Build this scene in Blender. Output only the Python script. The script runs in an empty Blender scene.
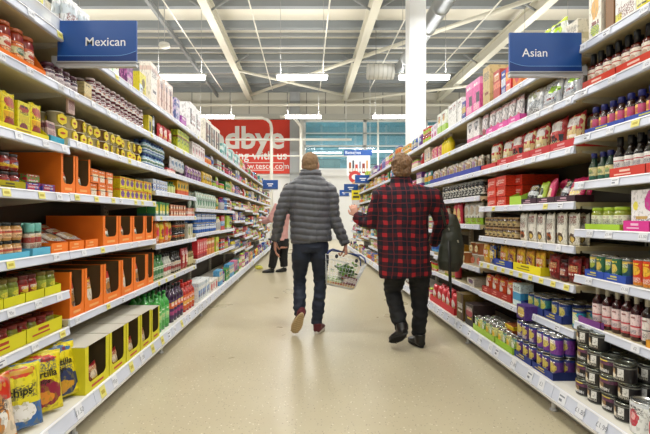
import bpy, bmesh, math, random
import numpy as np
from mathutils import Vector, Matrix, noise
random.seed(7)
PI = math.pi
S = bpy.context.scene
COL = S.collection
F, VX, VY, CH = 420.0, 306.0, 217.0, 1.17      # focal length in pixels, vanishing point, camera height

def at(px, py, Y):
    return Vector(((px - VX) / F * Y, Y, CH + (VY - py) / F * Y))

# ------------------------------------------------------------------ materials
def lin(c):
    if isinstance(c, str):
        c = [int(c[i:i + 2], 16) / 255 for i in (0, 2, 4)]
    return tuple(x / 12.92 if x <= .04045 else ((x + .055) / 1.055) ** 2.4 for x in c[:3]) + (1.0,)

_M = {}
def new_mat(name):
    m = bpy.data.materials.new(name); m.use_nodes = True
    return m, m.node_tree, m.node_tree.nodes['Principled BSDF']

def M(c, rough=.5, metal=0.0, bump=0.0, bscale=40, trans=0.0, emit=0.0, coat=0.0, alpha=1.0):
    k = (c if isinstance(c, str) else tuple(c), rough, metal, bump, bscale, trans, emit, coat, alpha)
    if k in _M: return _M[k]
    m, nt, b = new_mat('mat_' + (c if isinstance(c, str) else 'rgb'))
    b.inputs['Base Color'].default_value = lin(c)
    b.inputs['Roughness'].default_value = rough
    b.inputs['Metallic'].default_value = metal
    b.inputs['Transmission Weight'].default_value = trans
    b.inputs['Coat Weight'].default_value = coat
    b.inputs['Alpha'].default_value = alpha
    if emit:
        b.inputs['Emission Color'].default_value = lin(c)
        b.inputs['Emission Strength'].default_value = emit
    tc = nt.nodes.new('ShaderNodeTexCoord'); n = nt.nodes.new('ShaderNodeTexNoise')
    nt.links.new(tc.outputs['Object'], n.inputs['Vector'])
    n.inputs['Scale'].default_value = bscale
    if bump:
        bp = nt.nodes.new('ShaderNodeBump'); bp.inputs['Strength'].default_value = bump
        bp.inputs['Distance'].default_value = .01
        nt.links.new(n.outputs['Fac'], bp.inputs['Height']); nt.links.new(bp.outputs['Normal'], b.inputs['Normal'])
    _M[k] = m
    return m

class NT:
    """small helper for node maths"""
    def __init__(s, nt): s.nt = nt
    def n(s, t, **kw):
        x = s.nt.nodes.new(t)
        for k, v in kw.items(): setattr(x, k, v)
        return x
    def put(s, sock, v):
        if isinstance(v, (int, float)): sock.default_value = v
        elif isinstance(v, tuple): sock.default_value = v
        else: s.nt.links.new(v, sock)
    def m(s, op, a, b=0.0, c=None):
        x = s.n('ShaderNodeMath', operation=op)
        s.put(x.inputs[0], a); s.put(x.inputs[1], b)
        if c is not None: s.put(x.inputs[2], c)
        return x.outputs[0]
    def mix(s, f, a, b):
        x = s.n('ShaderNodeMix', data_type='RGBA')
        s.put(x.inputs[0], f); s.put(x.inputs[6], a); s.put(x.inputs[7], b)
        return x.outputs[2]
    def rng(s, v, lo, hi):          # 1 inside lo..hi
        return s.m('MULTIPLY', s.m('GREATER_THAN', v, lo), s.m('LESS_THAN', v, hi))

def PR(c, zones=(), rough=.4, fine=None, foil=0.0):
    """printed pack: zones are ('b', z0, z1, col) bands, ('r', x0, x1, z0, z1, col) boxes, ('c', x, z, rx, rz, col) ovals,
    ('n', scale, threshold, col) blotches, ('t', z0, z1, col) rows of small type"""
    k = ('PR', c, tuple(zones), rough, foil)
    if k in _M: return _M[k]
    m, nt, b = new_mat('print_' + c); q = NT(nt)
    tc = q.n('ShaderNodeTexCoord'); sp = q.n('ShaderNodeSeparateXYZ')
    nt.links.new(tc.outputs['Generated'], sp.inputs[0])
    x, z = sp.outputs[0], sp.outputs[2]
    def noi(sc, det=1.0, vec=None):
        nz = q.n('ShaderNodeTexNoise'); nz.inputs['Scale'].default_value = sc; nz.inputs['Detail'].default_value = det
        mp = q.n('ShaderNodeMapping'); mp.inputs['Location'].default_value = (len(_M) * 1.7, 0, len(_M) * .9); mp.inputs['Scale'].default_value = vec or (1, 1, 1)
        nt.links.new(tc.outputs['Generated'], mp.inputs[0]); nt.links.new(mp.outputs[0], nz.inputs['Vector']); return nz
    dn = noi(7.0, 2.0); ds = q.n('ShaderNodeSeparateColor'); nt.links.new(dn.outputs['Color'], ds.inputs[0])
    xd = q.m('ADD', x, q.m('MULTIPLY', q.m('SUBTRACT', ds.outputs[0], .5), .16))
    zd = q.m('ADD', z, q.m('MULTIPLY', q.m('SUBTRACT', ds.outputs[1], .5), .13))
    col = lin(c)
    for zn in zones:
        if zn[0] == 'b': f = q.rng(z, zn[1], zn[2])
        elif zn[0] == 'r': f = q.m('MULTIPLY', q.rng(x, zn[1], zn[2]), q.rng(z, zn[3], zn[4]))
        elif zn[0] == 'c':
            dx = q.m('DIVIDE', q.m('SUBTRACT', xd, zn[1]), zn[3]); dz = q.m('DIVIDE', q.m('SUBTRACT', zd, zn[2]), zn[4])
            f = q.m('LESS_THAN', q.m('ADD', q.m('MULTIPLY', dx, dx), q.m('MULTIPLY', dz, dz)), 1.0)
        elif zn[0] == 'n':
            nz = q.n('ShaderNodeTexNoise'); nz.inputs['Scale'].default_value = zn[1]; nz.inputs['Detail'].default_value = 1
            nt.links.new(tc.outputs['Generated'], nz.inputs['Vector'])
            f = q.m('GREATER_THAN', nz.outputs['Fac'], zn[2])
        elif zn[0] == 't':
            nz = q.n('ShaderNodeTexNoise'); nz.inputs['Scale'].default_value = 1; nz.inputs['Detail'].default_value = 0
            mp = q.n('ShaderNodeMapping'); mp.inputs['Scale'].default_value = (26, 26, 60)
            nt.links.new(tc.outputs['Generated'], mp.inputs[0]); nt.links.new(mp.outputs[0], nz.inputs['Vector'])
            f = q.m('MULTIPLY', q.m('MULTIPLY', q.m('GREATER_THAN', nz.outputs['Fac'], .5), q.rng(z, zn[1], zn[2])), q.rng(x, .14, .86))
        col = q.mix(f, col, lin(zn[-1]))
    if zones:
        r8 = random.Random(repr(k))
        art = noi(9.0, 3.0)          # artwork: darker and lighter patches of the same ink
        col = q.mix(q.m('MULTIPLY', q.m('GREATER_THAN', art.outputs['Fac'], .56), .42), col, tuple(v * .35 for v in lin(c)[:3]) + (1,))
        ty = noi(1.0, 0.0, (22, 22, 46))  # lines of small type
        z0 = r8.choice((.12, .45, .66)); 
        f = q.m('MULTIPLY', q.m('GREATER_THAN', ty.outputs['Fac'], .5), q.m('MULTIPLY', q.rng(z, z0, z0 + .2), q.rng(x, .15, .85)))
        pale = sum(lin(c)[:3]) > 1.2
        col = q.mix(q.m('MULTIPLY', f, .75), col, lin(r8.choice(('3a3440', '7a2a20', '2a4a6a')) if pale else r8.choice(('f0ece0', 'e8dca0', 'ffffff'))))
        z1 = r8.choice((.3, .82)); ln = noi(1.0, 0.0, (9, 9, 2))
        f = q.m('MULTIPLY', q.rng(z, z1, z1 + .07), q.m('MULTIPLY', q.rng(x, .2, .8), q.m('GREATER_THAN', ln.outputs['Fac'], .42)))
        col = q.mix(q.m('MULTIPLY', f, .85), col, lin(r8.choice(('7a1c18', '2a2a3a', 'c8a030')) if pale else r8.choice(('f4f0e8', 'f0d840'))))
    q.put(b.inputs['Base Color'], col)
    b.inputs['Roughness'].default_value = rough
    b.inputs['Metallic'].default_value = foil
    _M[k] = m
    return m

# ------------------------------------------------------------------ mesh builder
class MB:
    def __init__(s): s.v, s.f, s.m, s.s, s.mats = [], [], [], [], []
    def slot(s, m):
        if m not in s.mats: s.mats.append(m)
        return s.mats.index(m)
    def add(s, vs, fs, m, smooth=False):
        b = len(s.v); s.v += [tuple(v) for v in vs]; i = s.slot(m)
        for f in fs: s.f.append([b + k for k in f]); s.m.append(i); s.s.append(smooth)
    def box(s, x0, x1, y0, y1, z0, z1, m, mt=None):
        if x0 > x1: x0, x1 = x1, x0
        if y0 > y1: y0, y1 = y1, y0
        T = [(x, y, z) for z in (z0, z1) for y in (y0, y1) for x in (x0, x1)]
        if mt is not None: T = [mt @ Vector(t) for t in T]
        s.add(T, [(0, 2, 3, 1), (4, 5, 7, 6), (0, 1, 5, 4), (2, 6, 7, 3), (0, 4, 6, 2), (1, 3, 7, 5)], m)
    def prism(s, pts, a, b, m, axis='x'):
        """closed outline pts (2-D) pushed from a to b along the axis"""
        n = len(pts)
        P = lambda t, p: {'x': (t, p[0], p[1]), 'y': (p[0], t, p[1]), 'z': (p[0], p[1], t)}[axis]
        s.add([P(a, p) for p in pts] + [P(b, p) for p in pts],
              [tuple(range(n))[::-1], tuple(range(n, 2 * n))] + [(i, (i + 1) % n, n + (i + 1) % n, n + i) for i in range(n)], m)
    def lathe(s, prof, m, n=20, off=(0, 0, 0), smooth=True, ms=None):
        vs = [(off[0] + r * math.cos(2 * PI * k / n), off[1] + r * math.sin(2 * PI * k / n), off[2] + z) for r, z in prof for k in range(n)]
        b = len(s.v); s.v += vs
        for j in range(len(prof) - 1):
            i = s.slot(ms[j] if ms else m)
            for k in range(n):
                s.f.append([b + j * n + k, b + j * n + (k + 1) % n, b + (j + 1) * n + (k + 1) % n, b + (j + 1) * n + k]); s.m.append(i); s.s.append(smooth)
        for j, o in ((0, -1), (len(prof) - 1, 1)):
            r = prof[j][0]
            if r > 1e-5:
                s.f.append([b + j * n + k for k in range(n)][::o]); s.m.append(s.slot((ms[j] if j == 0 else ms[j - 1]) if ms else m)); s.s.append(False)
    def tube(s, pts, r, m, n=8, side=(1, 0, 0), cap=True):
        P = [Vector(p) for p in pts]; R = r if isinstance(r, list) else [r] * len(P); rings = []
        for i, p in enumerate(P):
            t = (P[min(i + 1, len(P) - 1)] - P[max(i - 1, 0)]).normalized()
            a = Vector(side) - t * Vector(side).dot(t)
            if a.length < .05: a = Vector((0, 1, 0)) - t * t.y
            a.normalize(); c = t.cross(a)
            ra, rb = R[i] if isinstance(R[i], tuple) else (R[i], R[i])
            rings.append([p + a * ra * math.cos(2 * PI * k / n) + c * rb * math.sin(2 * PI * k / n) for k in range(n)])
        fs = [(j * n + k, j * n + (k + 1) % n, (j + 1) * n + (k + 1) % n, (j + 1) * n + k) for j in range(len(P) - 1) for k in range(n)]
        if cap: fs += [tuple(range(n))[::-1], tuple(range((len(P) - 1) * n, len(P) * n))]
        s.add([v for r_ in rings for v in r_], fs, m, True)
    def ell(s, c, r, m, nu=16, nv=10, mt=None):
        vs = []
        for j in range(1, nv):
            a = PI * j / nv
            for k in range(nu):
                vs.append(Vector((math.sin(a) * math.cos(2 * PI * k / nu) * r[0], math.sin(a) * math.sin(2 * PI * k / nu) * r[1], math.cos(a) * r[2])))
        vs += [Vector((0, 0, r[2])), Vector((0, 0, -r[2]))]
        if mt is not None: vs = [mt @ v for v in vs]
        vs = [v + Vector(c) for v in vs]
        L = (nv - 1) * nu
        fs = [(j * nu + k, (j + 1) * nu + k, (j + 1) * nu + (k + 1) % nu, j * nu + (k + 1) % nu) for j in range(nv - 2) for k in range(nu)]
        fs += [(L, k, (k + 1) % nu) for k in range(nu)] + [(L + 1, (nv - 2) * nu + (k + 1) % nu, (nv - 2) * nu + k) for k in range(nu)]
        s.add(vs, fs, m, True)
    def grow(s, verts, faces, m):
        s.add(verts, faces, m, False)
    def mesh(s, name, bevel=0.0, fix=True):
        me = bpy.data.meshes.new(name); me.from_pydata(s.v, [], s.f)
        for m in s.mats: me.materials.append(m)
        me.polygons.foreach_set('material_index', s.m); me.polygons.foreach_set('use_smooth', s.s)
        if bevel or fix:
            bm = bmesh.new(); bm.from_mesh(me)
            if bevel: bmesh.ops.bevel(bm, geom=bm.edges[:], offset=bevel, segments=1, affect='EDGES', clamp_overlap=True)
            bmesh.ops.recalc_face_normals(bm, faces=bm.faces[:])
            bm.to_mesh(me); bm.free()
        return me

def link(name, me, parent=None, loc=None, rz=0.0):
    o = bpy.data.objects.new(name, me); COL.objects.link(o)
    if parent is not None: o.parent = parent
    if loc is not None: o.location = loc
    if rz: o.rotation_euler = (0, 0, rz)
    return o
def tag(o, label, cat, group=None):
    o['label'] = label; o['category'] = cat
    if group: o['group'] = group
    return o
def thing(name, label, cat, loc=(0, 0, 0), rz=0, group=None):
    return tag(link(name, None, None, loc, rz), label, cat, group)
def struct(name, me):
    o = link(name, me); o['kind'] = 'structure'; return o

_T = {}
def text_geo(t, size=1.0, align='CENTER', bold=0.0):
    """vertices and faces of a line of writing, flat in x-z, facing -y, centred"""
    k = (t, align, bold)
    if k not in _T:
        cu = bpy.data.curves.new('t', 'FONT'); cu.body = t; cu.size = 1; cu.align_x = align; cu.align_y = 'CENTER'; cu.offset = bold
        cu.resolution_u = 3
        o = bpy.data.objects.new('t', cu); COL.objects.link(o)
        bpy.context.view_layer.update()
        me = bpy.data.meshes.new_from_object(o.evaluated_get(bpy.context.evaluated_depsgraph_get()))
        _T[k] = ([tuple(v.co) for v in me.vertices], [tuple(p.vertices) for p in me.polygons])
        bpy.data.objects.remove(o); bpy.data.curves.remove(cu); bpy.data.meshes.remove(me)
    v, f = _T[k]
    return [(a * size, b * size) for a, b, _ in v], f
def add_text(mb, t, size, x, y, z, m, mt=None, fy=None, bold=0.0, align='CENTER'):
    v, f = text_geo(t, size, align, bold)
    P = [Vector((x + a, (fy(x + a, z + b) if fy else y), z + b)) for a, b in v]
    if mt is not None: P = [mt @ p for p in P]
    mb.add(P, f, m)

WORDS = 'zero one two three four five six seven eight nine ten eleven twelve thirteen fourteen'.split()
ORD = ('first second third fourth fifth sixth seventh eighth ninth tenth eleventh twelfth thirteenth fourteenth fifteenth sixteenth seventeenth '
       'eighteenth nineteenth twentieth').split()
ORD += ['twenty-' + o for o in ORD[:9]] + ['thirtieth'] + ['thirty-' + o for o in ORD[:9]] + ['fortieth'] + ['forty-' + o for o in ORD[:9]]

# ------------------------------------------------------------------ the building
def floor_mat():
    m, nt, b = new_mat('speckled_floor'); q = NT(nt)
    tc = q.n('ShaderNodeTexCoord')
    def vor(scale, thr):
        v = q.n('ShaderNodeTexVoronoi'); v.inputs['Scale'].default_value = scale
        nt.links.new(tc.outputs['Object'], v.inputs['Vector'])
        nz = q.n('ShaderNodeSeparateColor'); nt.links.new(v.outputs['Color'], nz.inputs[0])
        return q.m('MULTIPLY', q.m('LESS_THAN', v.outputs['Distance'], thr), q.m('GREATER_THAN', nz.outputs[0], .55))
    nz = q.n('ShaderNodeTexNoise'); nz.inputs['Scale'].default_value = 1.3; nz.inputs['Detail'].default_value = 5
    nt.links.new(tc.outputs['Object'], nz.inputs['Vector'])
    c = q.mix(nz.outputs['Fac'], lin('b2a88c'), lin('c9c0a5'))
    c = q.mix(vor(55, .22), c, lin('9c917a'))
    c = q.mix(vor(38, .17), c, lin('dfd9c8'))
    c = q.mix(vor(30, .085), c, lin('6f664f'))
    nt.links.new(c, b.inputs['Base Color'])
    r = q.n('ShaderNodeMapRange'); nt.links.new(nz.outputs['Fac'], r.inputs[0])
    r.inputs[3].default_value = .2; r.inputs[4].default_value = .42
    nt.links.new(r.outputs[0], b.inputs['Roughness'])
    b.inputs['Specular IOR Level'].default_value = .55
    return m
BACKY = 22.0
ROOFZ = 7.95
mb = MB(); mb.box(-20, 20, -6, 26, -.12, 0, floor_mat()); struct('floor', mb.mesh('floor'))
deck = M('e2ded2', .7, bump=.1, bscale=3)
mb = MB(); mb.box(-20, 20, -6, 26, ROOFZ, ROOFZ + .2, deck); struct('ceiling', mb.mesh('ceiling'))
purl = M('858b90', .55)
for i in range(13):
    y = 4.2 + i * 1.48
    mb = MB(); mb.prism([(y - .09, ROOFZ - .26), (y + .09, ROOFZ - .26), (y + .09, ROOFZ - .22), (y - .02, ROOFZ - .22), (y - .02, ROOFZ - .002), (y - .09, ROOFZ - .002)], -20, 20, purl)
    struct('beam_purlin', mb.mesh('beam_purlin'))
    if i > 6:
        mb = MB(); mb.box(-20, 20, y + .70, y + .80, ROOFZ - .20, ROOFZ - .08, M('8d9193', .5)); struct('beam_purlin', mb.mesh('beam_purlin'))
# cream I-beams running down the hall
cream = M('d9d6c8', .5)
BH = 7.46
def ibeam(X, w=.26, h=.42, zc=BH, m=cream):
    mb = MB()
    o = [(-w/2, -h/2), (w/2, -h/2), (w/2, -h/2+.05), (.03, -h/2+.05), (.03, h/2-.05), (w/2, h/2-.05), (w/2, h/2), (-w/2, h/2), (-w/2, h/2-.05), (-.03, h/2-.05), (-.03, -h/2+.05), (-w/2, -h/2+.05)]
    mb.prism([(X + a, zc + b) for a, b in o], -5.9, BACKY - .05, m, 'y')
    struct('beam_rafter', mb.mesh('beam_rafter'))
for X in (-2.93, 2.03, 6.95, -7.9, -12.8, 11.9, 16.8): ibeam(X)
ibeam(-4.62, .1, .16, 7.5, M('85898b', .5))
for X, Y in ((-2.93, 12.6), (2.03, 12.6), (6.95, 12.6), (-2.93, 16.9), (2.03, 16.9), (6.95, 16.9)):     # knee braces
    for s in (-1, 1):
        mb = MB(); mb.tube([(X + s * .05, Y, BH - .1), (X + s * .62, Y, ROOFZ - .24)], .035, M('8d9193', .5)); struct('beam_brace', mb.mesh('beam_brace'))
def rod(name, pts, r, m, n=8):
    mb = MB(); mb.tube(pts, r, m, n); return struct(name, mb.mesh(name))
rod('beam_brace', [(-2.85, 21.3, 7.35), (6.9, 11.4, 7.35)], .075, cream)
rod('beam_brace', [(2.0, 21.2, 7.3), (-2.8, 17.6, 7.3)], .06, cream)
rod('beam_brace', [(2.1, 21.4, 7.1), (11.8, 17.0, 7.1)], .06, cream)
rod('beam_brace', [(-20, 20.9, 6.75), (20, 20.9, 6.75)], .07, cream)
for a in (-.66, -.265, .11, .5, .9):              # conduits
    mb = MB(); mb.tube([(a * 5.9, 1, CH + 5.9), (a * 5.9, 19.5, CH + 5.9)], .022, M('e6e4da', .5), 6)
    tag(link('ceiling_conduit', mb.mesh('ceiling_conduit')), 'thin pale conduit under the roof, ' + {-.66: 'near the thin grey beam', -.265: 'between the two middle cream beams, closer to the first', .11: 'above the walking people', .5: 'crossing behind the white column', .9: 'above the boxes past the column'}[a], 'conduit', 'roof conduits')
# back wall: lower white wall, banner strip, glazing, upper cladding
def clad_mat():
    m, nt, b = new_mat('ribbed_cladding'); q = NT(nt)
    tc = q.n('ShaderNodeTexCoord'); sp = q.n('ShaderNodeSeparateXYZ'); nt.links.new(tc.outputs['Object'], sp.inputs[0])
    f = q.m('FRACT', q.m('MULTIPLY', sp.outputs[0], 1.0))
    c = q.mix(q.m('LESS_THAN', f, .05), lin('c9c6ba'), lin('8b8a82'))
    nt.links.new(c, b.inputs['Base Color']); b.inputs['Roughness'].default_value = .6
    return m
white = M('e4e4e2', .55)
zt, zb = CH + 97 / F * BACKY, CH + 47 / F * BACKY       # glazing head and sill
wx0, wx1 = (304 - VX) / F * BACKY, 9.5
mb = MB()
mb.box(-20, 20, BACKY, BACKY + .3, 0, zb, white); mb.box(-20, wx0, BACKY, BACKY + .3, zb, zt, white); mb.box(wx1, 20, BACKY, BACKY + .3, zb, zt, white)
mb.box(-20, 20, BACKY, BACKY + .3, zt, ROOFZ, clad_mat())
struct('wall_back', mb.mesh('wall_back'))
mb = MB(); mb.box(-20, 20, BACKY - .12, BACKY - .002, zt + .02, zt + .3, M('b9b8b0', .5)); struct('trim_1', mb.mesh('trim_1'))
mb = MB(); mb.box((290 - VX) / F * BACKY, (300 - VX) / F * BACKY, BACKY - .3, BACKY - .13, 0, ROOFZ - .3, M('a3a6a8', .5)); struct('column_back', mb.mesh('column_back'))
# windows with a lit mezzanine behind
glass = M('9fd4e0', .05, trans=.0, alpha=.22)
nw = 3
for i in range(nw):
    a, b_ = wx0 + (wx1 - wx0) * i / nw, wx0 + (wx1 - wx0) * (i + 1) / nw
    w = link(f'window_{i+1}', None, None, ((a + b_) / 2, BACKY + .1, zb)); w['kind'] = 'structure'
    hw = (b_ - a) / 2; H = zt - zb
    mb = MB()
    for x0, x1, z0, z1 in ((-hw, -hw + .09, 0, H), (hw - .09, hw, 0, H), (-hw, hw, 0, .09), (-hw, hw, H - .09, H), (-hw, hw, H * .47, H * .47 + .07), (-hw, hw, H * .73, H * .73 + .05)):
        mb.box(x0, x1, -.06, .06, z0, z1, M('e8ebec', .4))
    link('window_frame', mb.mesh('window_frame'), w)
    mb = MB(); mb.box(-hw + .05, hw - .05, -.008, .008, .05, H - .05, glass); link('pane', mb.mesh('pane'), w)
teal = M('5fa6b6', .6); tealD = M('4f8896', .6)
mb = MB(); mb.box(wx0 - .5, wx1 + .5, 26.5, 26.7, zb - .5, zt + 1, M('8fc0cc', .6)); struct('wall_office', mb.mesh('wall_office'))
mb = MB(); mb.box(wx0 - .5, wx1 + .5, BACKY + .3, 26.5, zt + .6, zt + .8, teal); struct('ceiling_office', mb.mesh('ceiling_office'))
mb = MB(); mb.box(wx0 - .5, wx1 + .5, BACKY + .3, 26.5, zb - .5, zb - .3, tealD); struct('floor_office', mb.mesh('floor_office'))
for i, (x, y, z, w) in enumerate(((1.2, 24.2, zb + 1.2, 1.7), (4.0, 24.0, zb + 1.25, 1.9), (3.1, 25.8, zb + 1.75, 2.2), (6.4, 25.4, zb + 1.5, 1.8), (.9, 25.9, zb + 1.8, 1.2))):
    mb = MB(); mb.box(x - w/2, x + w/2, y - .07, y + .07, z, z + .07, M('f6fbff', emit=8.0))
    for s in (-.4, .4): mb.tube([(x + s * w, y, z + .07), (x + s * w, y, zt + .6)], .008, M('a3a6a8'), 5)
    tag(link('office_light', mb.mesh('office_light')), ('lit strip lamp behind the teal glazing, ' + ('above the grey jacket man', 'beside the white column', 'high and long beyond the batteries poster', 'past the white column, towards the boxes', 'small, close to the grey wall post')[i]), 'light')
for i, (x, w, h, c) in enumerate(((1.35, 1.3, 1.2, '7a8f88'), (3.4, 1.5, .9, 'c7d0c8'), (5.6, .9, 1.1, '8a9a8c'), (.3, .5, .8, 'd8d6c8'))):
    mb = MB(); z0 = zb - .3
    mb.box(x - w/2, x + w/2, 24.6, 25.1, z0, z0 + h, M(c)); mb.box(x - w/2 - .03, x + w/2 + .03, 24.57, 25.13, z0 + h, z0 + h + .04, M('2f3f46'))
    for s in (-.25, .25): mb.box(x + s * w - .01, x + s * w + .01, 24.585, 24.6, z0 + .1, z0 + h - .1, M('2f3f46'))
    tag(link('office_cabinet', mb.mesh('office_cabinet')), ('tall blue-grey cabinet behind the glazing', 'wide pale cabinet behind the glazing', 'dark teal cabinet behind the glazing near the column', 'small cream cabinet at the glazing end by the grey post')[i], 'cabinet')

# red banner with its writing
bx0, bx1 = (150 - VX) / F * BACKY, (291 - VX) / F * BACKY
r = thing('wall_banner', 'large red goodbye banner on the back wall above the aisle', 'banner', ((bx0 + bx1) / 2, BACKY - .06, zb - .2))
hw = (bx1 - bx0) / 2; BHt = zt - zb + .2
mb = MB(); mb.box(-hw, hw, -.02, .02, 0, BHt, M('d8371f', .5)); link('banner_sheet', mb.mesh('banner_sheet', .004), r)
wt = M('f1efec', .5)
def zz(py): return CH + (VY - py) / F * BACKY - (zb - .2)
def xx(px): return (px - VX) / F * BACKY - (bx0 + bx1) / 2
mb = MB(); add_text(mb, 'goodbye', 1.62, xx(231), -.026, zz(139), wt, bold=.025); o = link('banner_headline', mb.mesh('banner_headline', fix=False), r); o['label'] = 'large white word'
mb = MB(); add_text(mb, 'shopping with us', .62, xx(247), -.026, zz(156), wt, bold=.012); link('banner_line', mb.mesh('banner_line', fix=False), r)
mb = MB(); add_text(mb, 'www.tesco.com', .42, xx(263), -.026, zz(166.5), wt, bold=.008)
for a in ((245, 284, 162.6, 163.2), (245, 284, 170, 170.6), (245, 245.6, 162.6, 170.6), (283.4, 284, 162.6, 170.6)):
    mb.box(xx(a[0]), xx(a[1]), -.026, -.022, zz(a[3]), zz(a[2]), wt)
link('banner_address', mb.mesh('banner_address', fix=False), r)
# white tubular frame in front of the back wall
Yp = 20.2
def P2(px, py): return tuple(at(px, py, Yp))
pipe = M('eceae2', .4)
for i, pts in enumerate(([P2(150, 118), P2(262, 118), P2(267, 119.5), P2(270.5, 123), P2(271.5, 128), (P2(271.5, 128)[0], Yp, 0)],
            [P2(280, 117), P2(292, 117), P2(297, 121), P2(301, 127), (P2(301, 127)[0], Yp, 0)])):
    mb = MB(); mb.tube(pts, .075, pipe, 10)
    tag(link('bent_pipe', mb.mesh('bent_pipe')), ('tall white pipe bending down in front of the red banner', 'white pipe bending down beside the grey wall post')[i], 'pipe')
for i, y in enumerate((139, 155.5)):
    mb = MB(); a, b_ = P2(225, y) , P2(352, y); a = (a[0], a[1] + .16, a[2]); b_ = (b_[0], b_[1] + .16, b_[2]); mb.tube([a, b_], (.06, .035)[i], pipe, 8)
    tag(link('cross_rail', mb.mesh('cross_rail')), ('upper white rail crossing the banner and the glazing', 'lower thin white rail crossing under the banner headline')[i], 'rail')
mb = MB(); mb.tube([P2(378, 118), (P2(378, 118)[0], Yp, 0)], .05, pipe, 8); tag(link('steel_post', mb.mesh('steel_post')), 'slim white post in front of the teal glazing', 'post')
# white column
cx, cw = (415.5 - VX) / F * 8.9, .175
mb = MB(); mb.box(cx - cw, cx + cw, 8.72, 9.07, 0, ROOFZ - .3, M('eceef0', .45)); struct('column_1', mb.mesh('column_1', .012))
# ducts
mb = MB(); mb.tube([(3.22, -2, 6.2), (3.22, 14.2, 6.2)], .21, M('a9adb0', .35, .6), 20)
for k in range(14): mb.tube([(3.22, -1 + k * 1.1, 6.2), (3.22, -.95 + k * 1.1, 6.2)], .225, M('b9bdc0', .35, .6), 20)
for k in (1, 5, 9, 12.6): mb.tube([(3.22, k + .3, 6.41), (3.22, k + .3, ROOFZ - .002)], .012, M('777777'), 5)
tag(link('round_duct', mb.mesh('round_duct')), 'long round galvanised duct running behind the white column', 'duct')
mb = MB(); mb.tube([(2.1, 14.4, 6.15), (3.0, 14.4, 6.15)], .26, M('c9c9c4', .6), 18)
for k in range(6): mb.tube([(2.14 + k * .15, 14.4, 6.15), (2.17 + k * .15, 14.4, 6.15)], .27, M('b4b4ae', .6), 18)
mb.tube([(2.4, 14.4, 6.4), (2.4, 14.4, ROOFZ - .002)], .012, M('777777'), 5)
tag(link('insulated_duct', mb.mesh('insulated_duct')), 'short pale ribbed duct section beside the white column', 'duct')
# ceiling lamps
def lamp_mesh():
    h = MB(); h.box(-.8, .8, -.06, .06, .05, .11, M('d8d8d6', .4)); d = MB(); d.prism([(-.07, .05), (-.055, -.06), (.055, -.06), (.07, .05)], -.76, .76, M('ffffff', emit=LAMPE))
    w = MB()
    for s in (-.66, .66): w.tube([(s, 0, .11), (s, 0, ROOFZ - 5.46)], .006, M('9a9a98'), 5)
    return h.mesh('housing', .004), d.mesh('diffuser'), w.mesh('suspension_wire')
LAMPE = 14.0
LM = lamp_mesh()
rowsY = (-2.4, 2.7, 7.8, 12.9, 18.0)
for j, Y in enumerate(rowsY):
    for i in range(-4, 5):
        X = -.12 + 3.75 * i
        if abs((VX + X / F * 0) + X * F / max(Y, 1) - 325) > 420 and j > 2: continue
        if j < 3 and abs(i) > 2: continue
        side = 'over the aisle centre' if i == 0 else (ORD[abs(i) - 1] + (' past the left shelves' if i < 0 else ' past the right shelves'))
        r = thing('strip_light', f'white suspended strip light, {ORD[j]} row, {side}', 'ceiling light', (X, Y, 5.46), 0, 'strip lights under the roof')
        link('housing', LM[0], r); link('diffuser', LM[1], r); link('suspension_wire', LM[2], r)
        if abs(i) <= (2 if j < 4 else 2):
            L = bpy.data.lights.new('strip_lamp', 'AREA'); L.shape = 'RECTANGLE'; L.size = 1.5; L.size_y = .12
            L.energy = 88; L.color = (1.0, .985, .95)
            lo = bpy.data.objects.new('strip_lamp', L); COL.objects.link(lo); lo.location = (X, Y, 5.38)
            L2 = bpy.data.lights.new('roof_fill', 'AREA'); L2.shape = 'RECTANGLE'; L2.size = 1.5; L2.size_y = .12; L2.energy = 52; L2.color = (1.0, .975, .93)  # added unseen lamp facing up, brightens the roof
            lo = bpy.data.objects.new('roof_fill', L2); COL.objects.link(lo); lo.location = (X, Y, 5.6); lo.rotation_euler = (PI, 0, 0)
# smoke detector and hanging wires
mb = MB(); mb.lathe([(.02, .1), (.14, .08), (.16, .0), (.1, -.05), (.0, -.06)], M('e9e9e4'), 16); mb.tube([(0, 0, .08), (0, 0, ROOFZ - 6.05)], .01, M('bbbbbb'), 5)
tag(link('smoke_detector', mb.mesh('smoke_detector'), None, (at(164.5, 43.5, 12.0).x, 12.0, 6.05)), 'round white detector hanging among the purlins left of the first lamp', 'detector')


for x in (1.5, 5.5):
    L = bpy.data.lights.new('office_fill', 'AREA'); L.shape = 'RECTANGLE'; L.size = 2.5; L.size_y = .5; L.energy = 26; L.color = (.85, .97, 1)  # added unseen fill that brightens the space behind the glazing
    lo = bpy.data.objects.new('office_fill', L); COL.objects.link(lo); lo.location = (x, 24.3, zt + .5)

for i, (y, z, h, c_) in enumerate(((23.3, zb + 2.05, .14, '3f7f90'), (24.8, zb + 1.62, .1, '4a8a9a'), (26.25, zb + 1.15, .12, '5f97a4'))):
    mb = MB(); mb.box(wx0 - .4, wx1 + .4, y, y + .1, z, z + h, M(c_)); struct('beam_office', mb.mesh('beam_office'))
for i, x in enumerate((.9, 3.0, 4.9)):
    mb = MB(); mb.box(x, x + .12, 25.95, 26.07, zb - .3, zt + .6, M('b8ccd0')); struct('column_office', mb.mesh('column_office'))
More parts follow.
